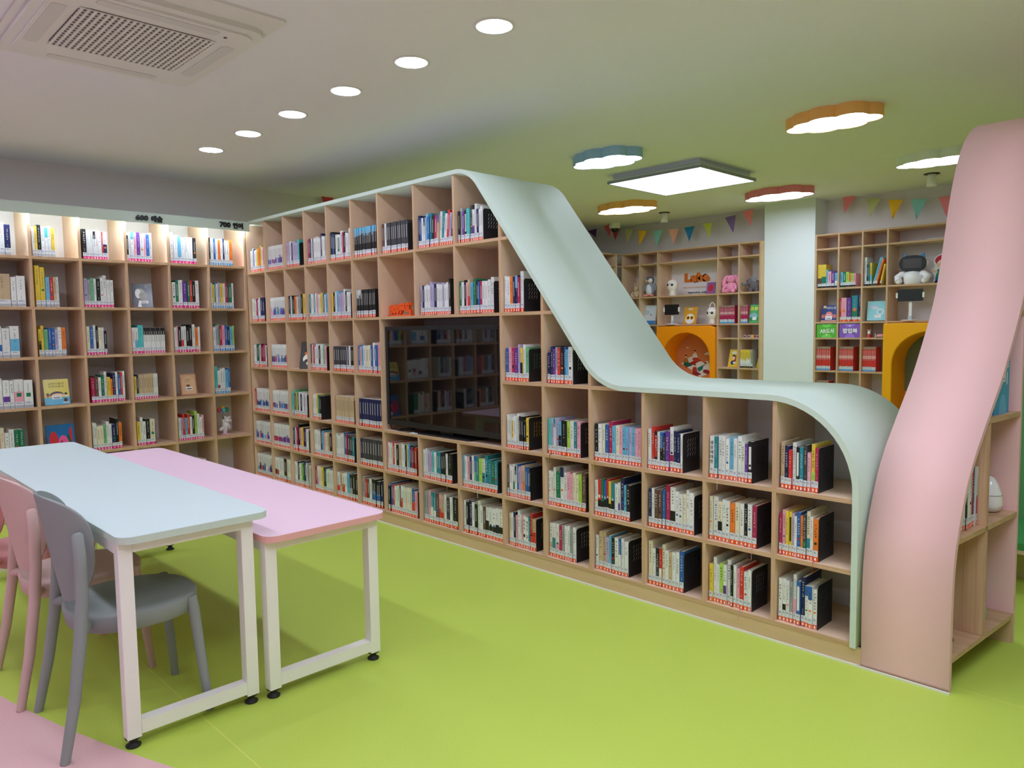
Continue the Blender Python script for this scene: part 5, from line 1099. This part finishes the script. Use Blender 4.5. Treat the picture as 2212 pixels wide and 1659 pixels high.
# painted readers on the back of the orange nook
cxn = -5.36; yb = YB-0.0305
m = MB(); Fp = lambda P, c: poly(m, [at(a, b, 1, yb)[0::2] if False else (at(a, b, 1, yb).x, at(a, b, 1, yb).z) for a, b in P], yb-0.0004-0.00005*len(m.f), c)
def P4(ox, oy, s, *p): return [(ox+a/s, oy+b/s) for a, b in p]
W2 = srgb(226, 222, 224)
for P, c in (((150, 1390), (300, 1330), (480, 1440), (330, 1500)), W2), (((260, 1470), (430, 1360), (490, 1470), (360, 1540)), W2), (((180, 1360), (270, 1310), (370, 1360), (200, 1440)), srgb(166, 44, 40)), (((190, 1350), (265, 1315), (330, 1345), (240, 1385)), W2), (((320, 1440), (400, 1400), (420, 1430), (340, 1480)), srgb(40, 120, 110)), (((360, 1530), (480, 1490), (486, 1540), (380, 1556)), srgb(226, 130, 70)), (((395, 1300), (480, 1305), (470, 1290), (430, 1268), (405, 1285)), W2), (((205, 1230), (238, 1230), (222, 1213)), W2): Fp(P4(1440, 500, 4.88, *P), c)
for (hx, hy, c1, c2) in ((300, 1268, W2, srgb(190, 70, 60)), (205, 1318, srgb(170, 120, 70), srgb(30, 100, 90)), (410, 1395, W2, srgb(150, 50, 60)), (298, 1412, srgb(190, 60, 50), srgb(150, 50, 50))):
    Fp(P4(1440, 500, 4.88, (hx-22, hy+60), (hx+22, hy+62), (hx+70, hy+95), (hx+20, hy+110), (hx-28, hy+90)), c2); Fp(P4(1440, 500, 4.88, (hx-32, hy+62), (hx-20, hy+18), (hx+14, hy+16), (hx+30, hy+60)), c1); Fp(P4(1440, 500, 4.88, *[(hx+14*math.cos(a), hy+16*math.sin(a)) for a in [2*PI*k/10 for k in range(10)]]), srgb(230, 180, 150)); Fp(P4(1440, 500, 4.88, *[(hx+15*math.cos(a), hy-4-14*math.sin(a)) for a in [PI*k/8 for k in range(9)]]), srgb(90, 40, 36))
o = m.build('mural', 'matte', None, fix=False); o.parent = na; o.matrix_parent_inverse = Matrix.Translation(-na.location)
m = MB()
for k, (px, c_) in enumerate(((2040-60, srgb(214, 110, 60)), (1966, srgb(200, 120, 80)), (1955, srgb(220, 150, 90)))): q = at(px, 870-k*9, 1, yb); disc(m, q.x, q.z, 0.05-0.01*k, 0.04, yb-0.0006-0.0002*k, c_)
o = m.build('mural', 'matte', None, fix=False); o.parent = nb; o.matrix_parent_inverse = Matrix.Translation(-nb.location)
# things in the pink bookcase
BOXC = srgb(74, 156, 200)
t = placed('display_box', 'blue box with white Korean lettering on the upper shelf of the pink bookcase', 'box', Matrix.Translation((xr(0.5)-0.030, 0.475, 1.0505)) @ Matrix.Rotation(PI/2-math.atan(0.087), 4, 'Z'))
m = MB(); m.prism([(0.0, 0.0), (0.175, 0.0), (0.175, 0.30), (0.15, 0.29), (0.105, 0.235), (0.055, 0.155), (0.015, 0.09), (0.0, 0.04)], 0, 0.10, 'y', BOXC); m.build('box', 'paint', t)
m = MB(); put_text(m, '로', 0.118, 0.165, 0.20, 0.235, -0.0003, 0, WHT, 0.02); put_text(m, '비', 0.085, 0.15, 0.125, 0.18, -0.0003, 0, WHT, 0.02); disc(m, 0.10, 0.0, 0.045, 0.085, -0.0004, srgb(110, 180, 220), a0=0, a1=PI); m.build('print', 'paint', t, fix=False)
t = placed('ornament', 'smooth white teardrop-shaped object standing on the middle shelf of the pink bookcase', 'ornament', Matrix.Translation((-0.862, 0.652, 0.6005)) @ Matrix.Scale(0.82, 4))
m = MB(); m.lathe([(0.030, 0), (0.052, 0.012), (0.062, 0.045), (0.056, 0.10), (0.040, 0.15), (0.020, 0.185), (0.003, 0.195)], n=32, col=WHT); m.build('body', 'gloss', t)
m = MB(); m.tube([(0.058*math.cos(a), 0.058*math.sin(a), 0.095) for a in [-PI*0.6+PI*0.9*k/10 for k in range(11)]], 0.0015, (0.3, 0.3, 0.32), n=6); m.build('seam', 'matte', t)
def d_leaf(m, w, h): disc(m, 0, h*.4, w*.2, h*.08, -.0005, srgb(220, 235, 225)); disc(m, w*.15, h*.65, w*.12, h*.05, -.0005, srgb(230, 240, 230))
face_book(Matrix.Translation((-0.850, 0.603, 0.1325)) @ Matrix.Rotation(PI/2, 4, 'Z'), .155, .16, 'mint green picture book leaning on the lowest shelf of the pink bookcase', srgb(150, 206, 166), d_leaf, tilt=-24, yaw=10)
def d_moon(m, w, h): disc(m, 0, h*.6, w*.2, h*.14, -.0005, srgb(236, 226, 220)); rc(m, -w*.4, h*.1, w*.4, h*.3, -.0005, srgb(120, 80, 140))
face_book(Matrix.Translation((-0.872, 0.135, 0.1325)) @ Matrix.Rotation(PI/2, 4, 'Z'), .14, .17, 'purple picture book leaning low behind the pink board', srgb(70, 50, 96), d_moon, tilt=-18)
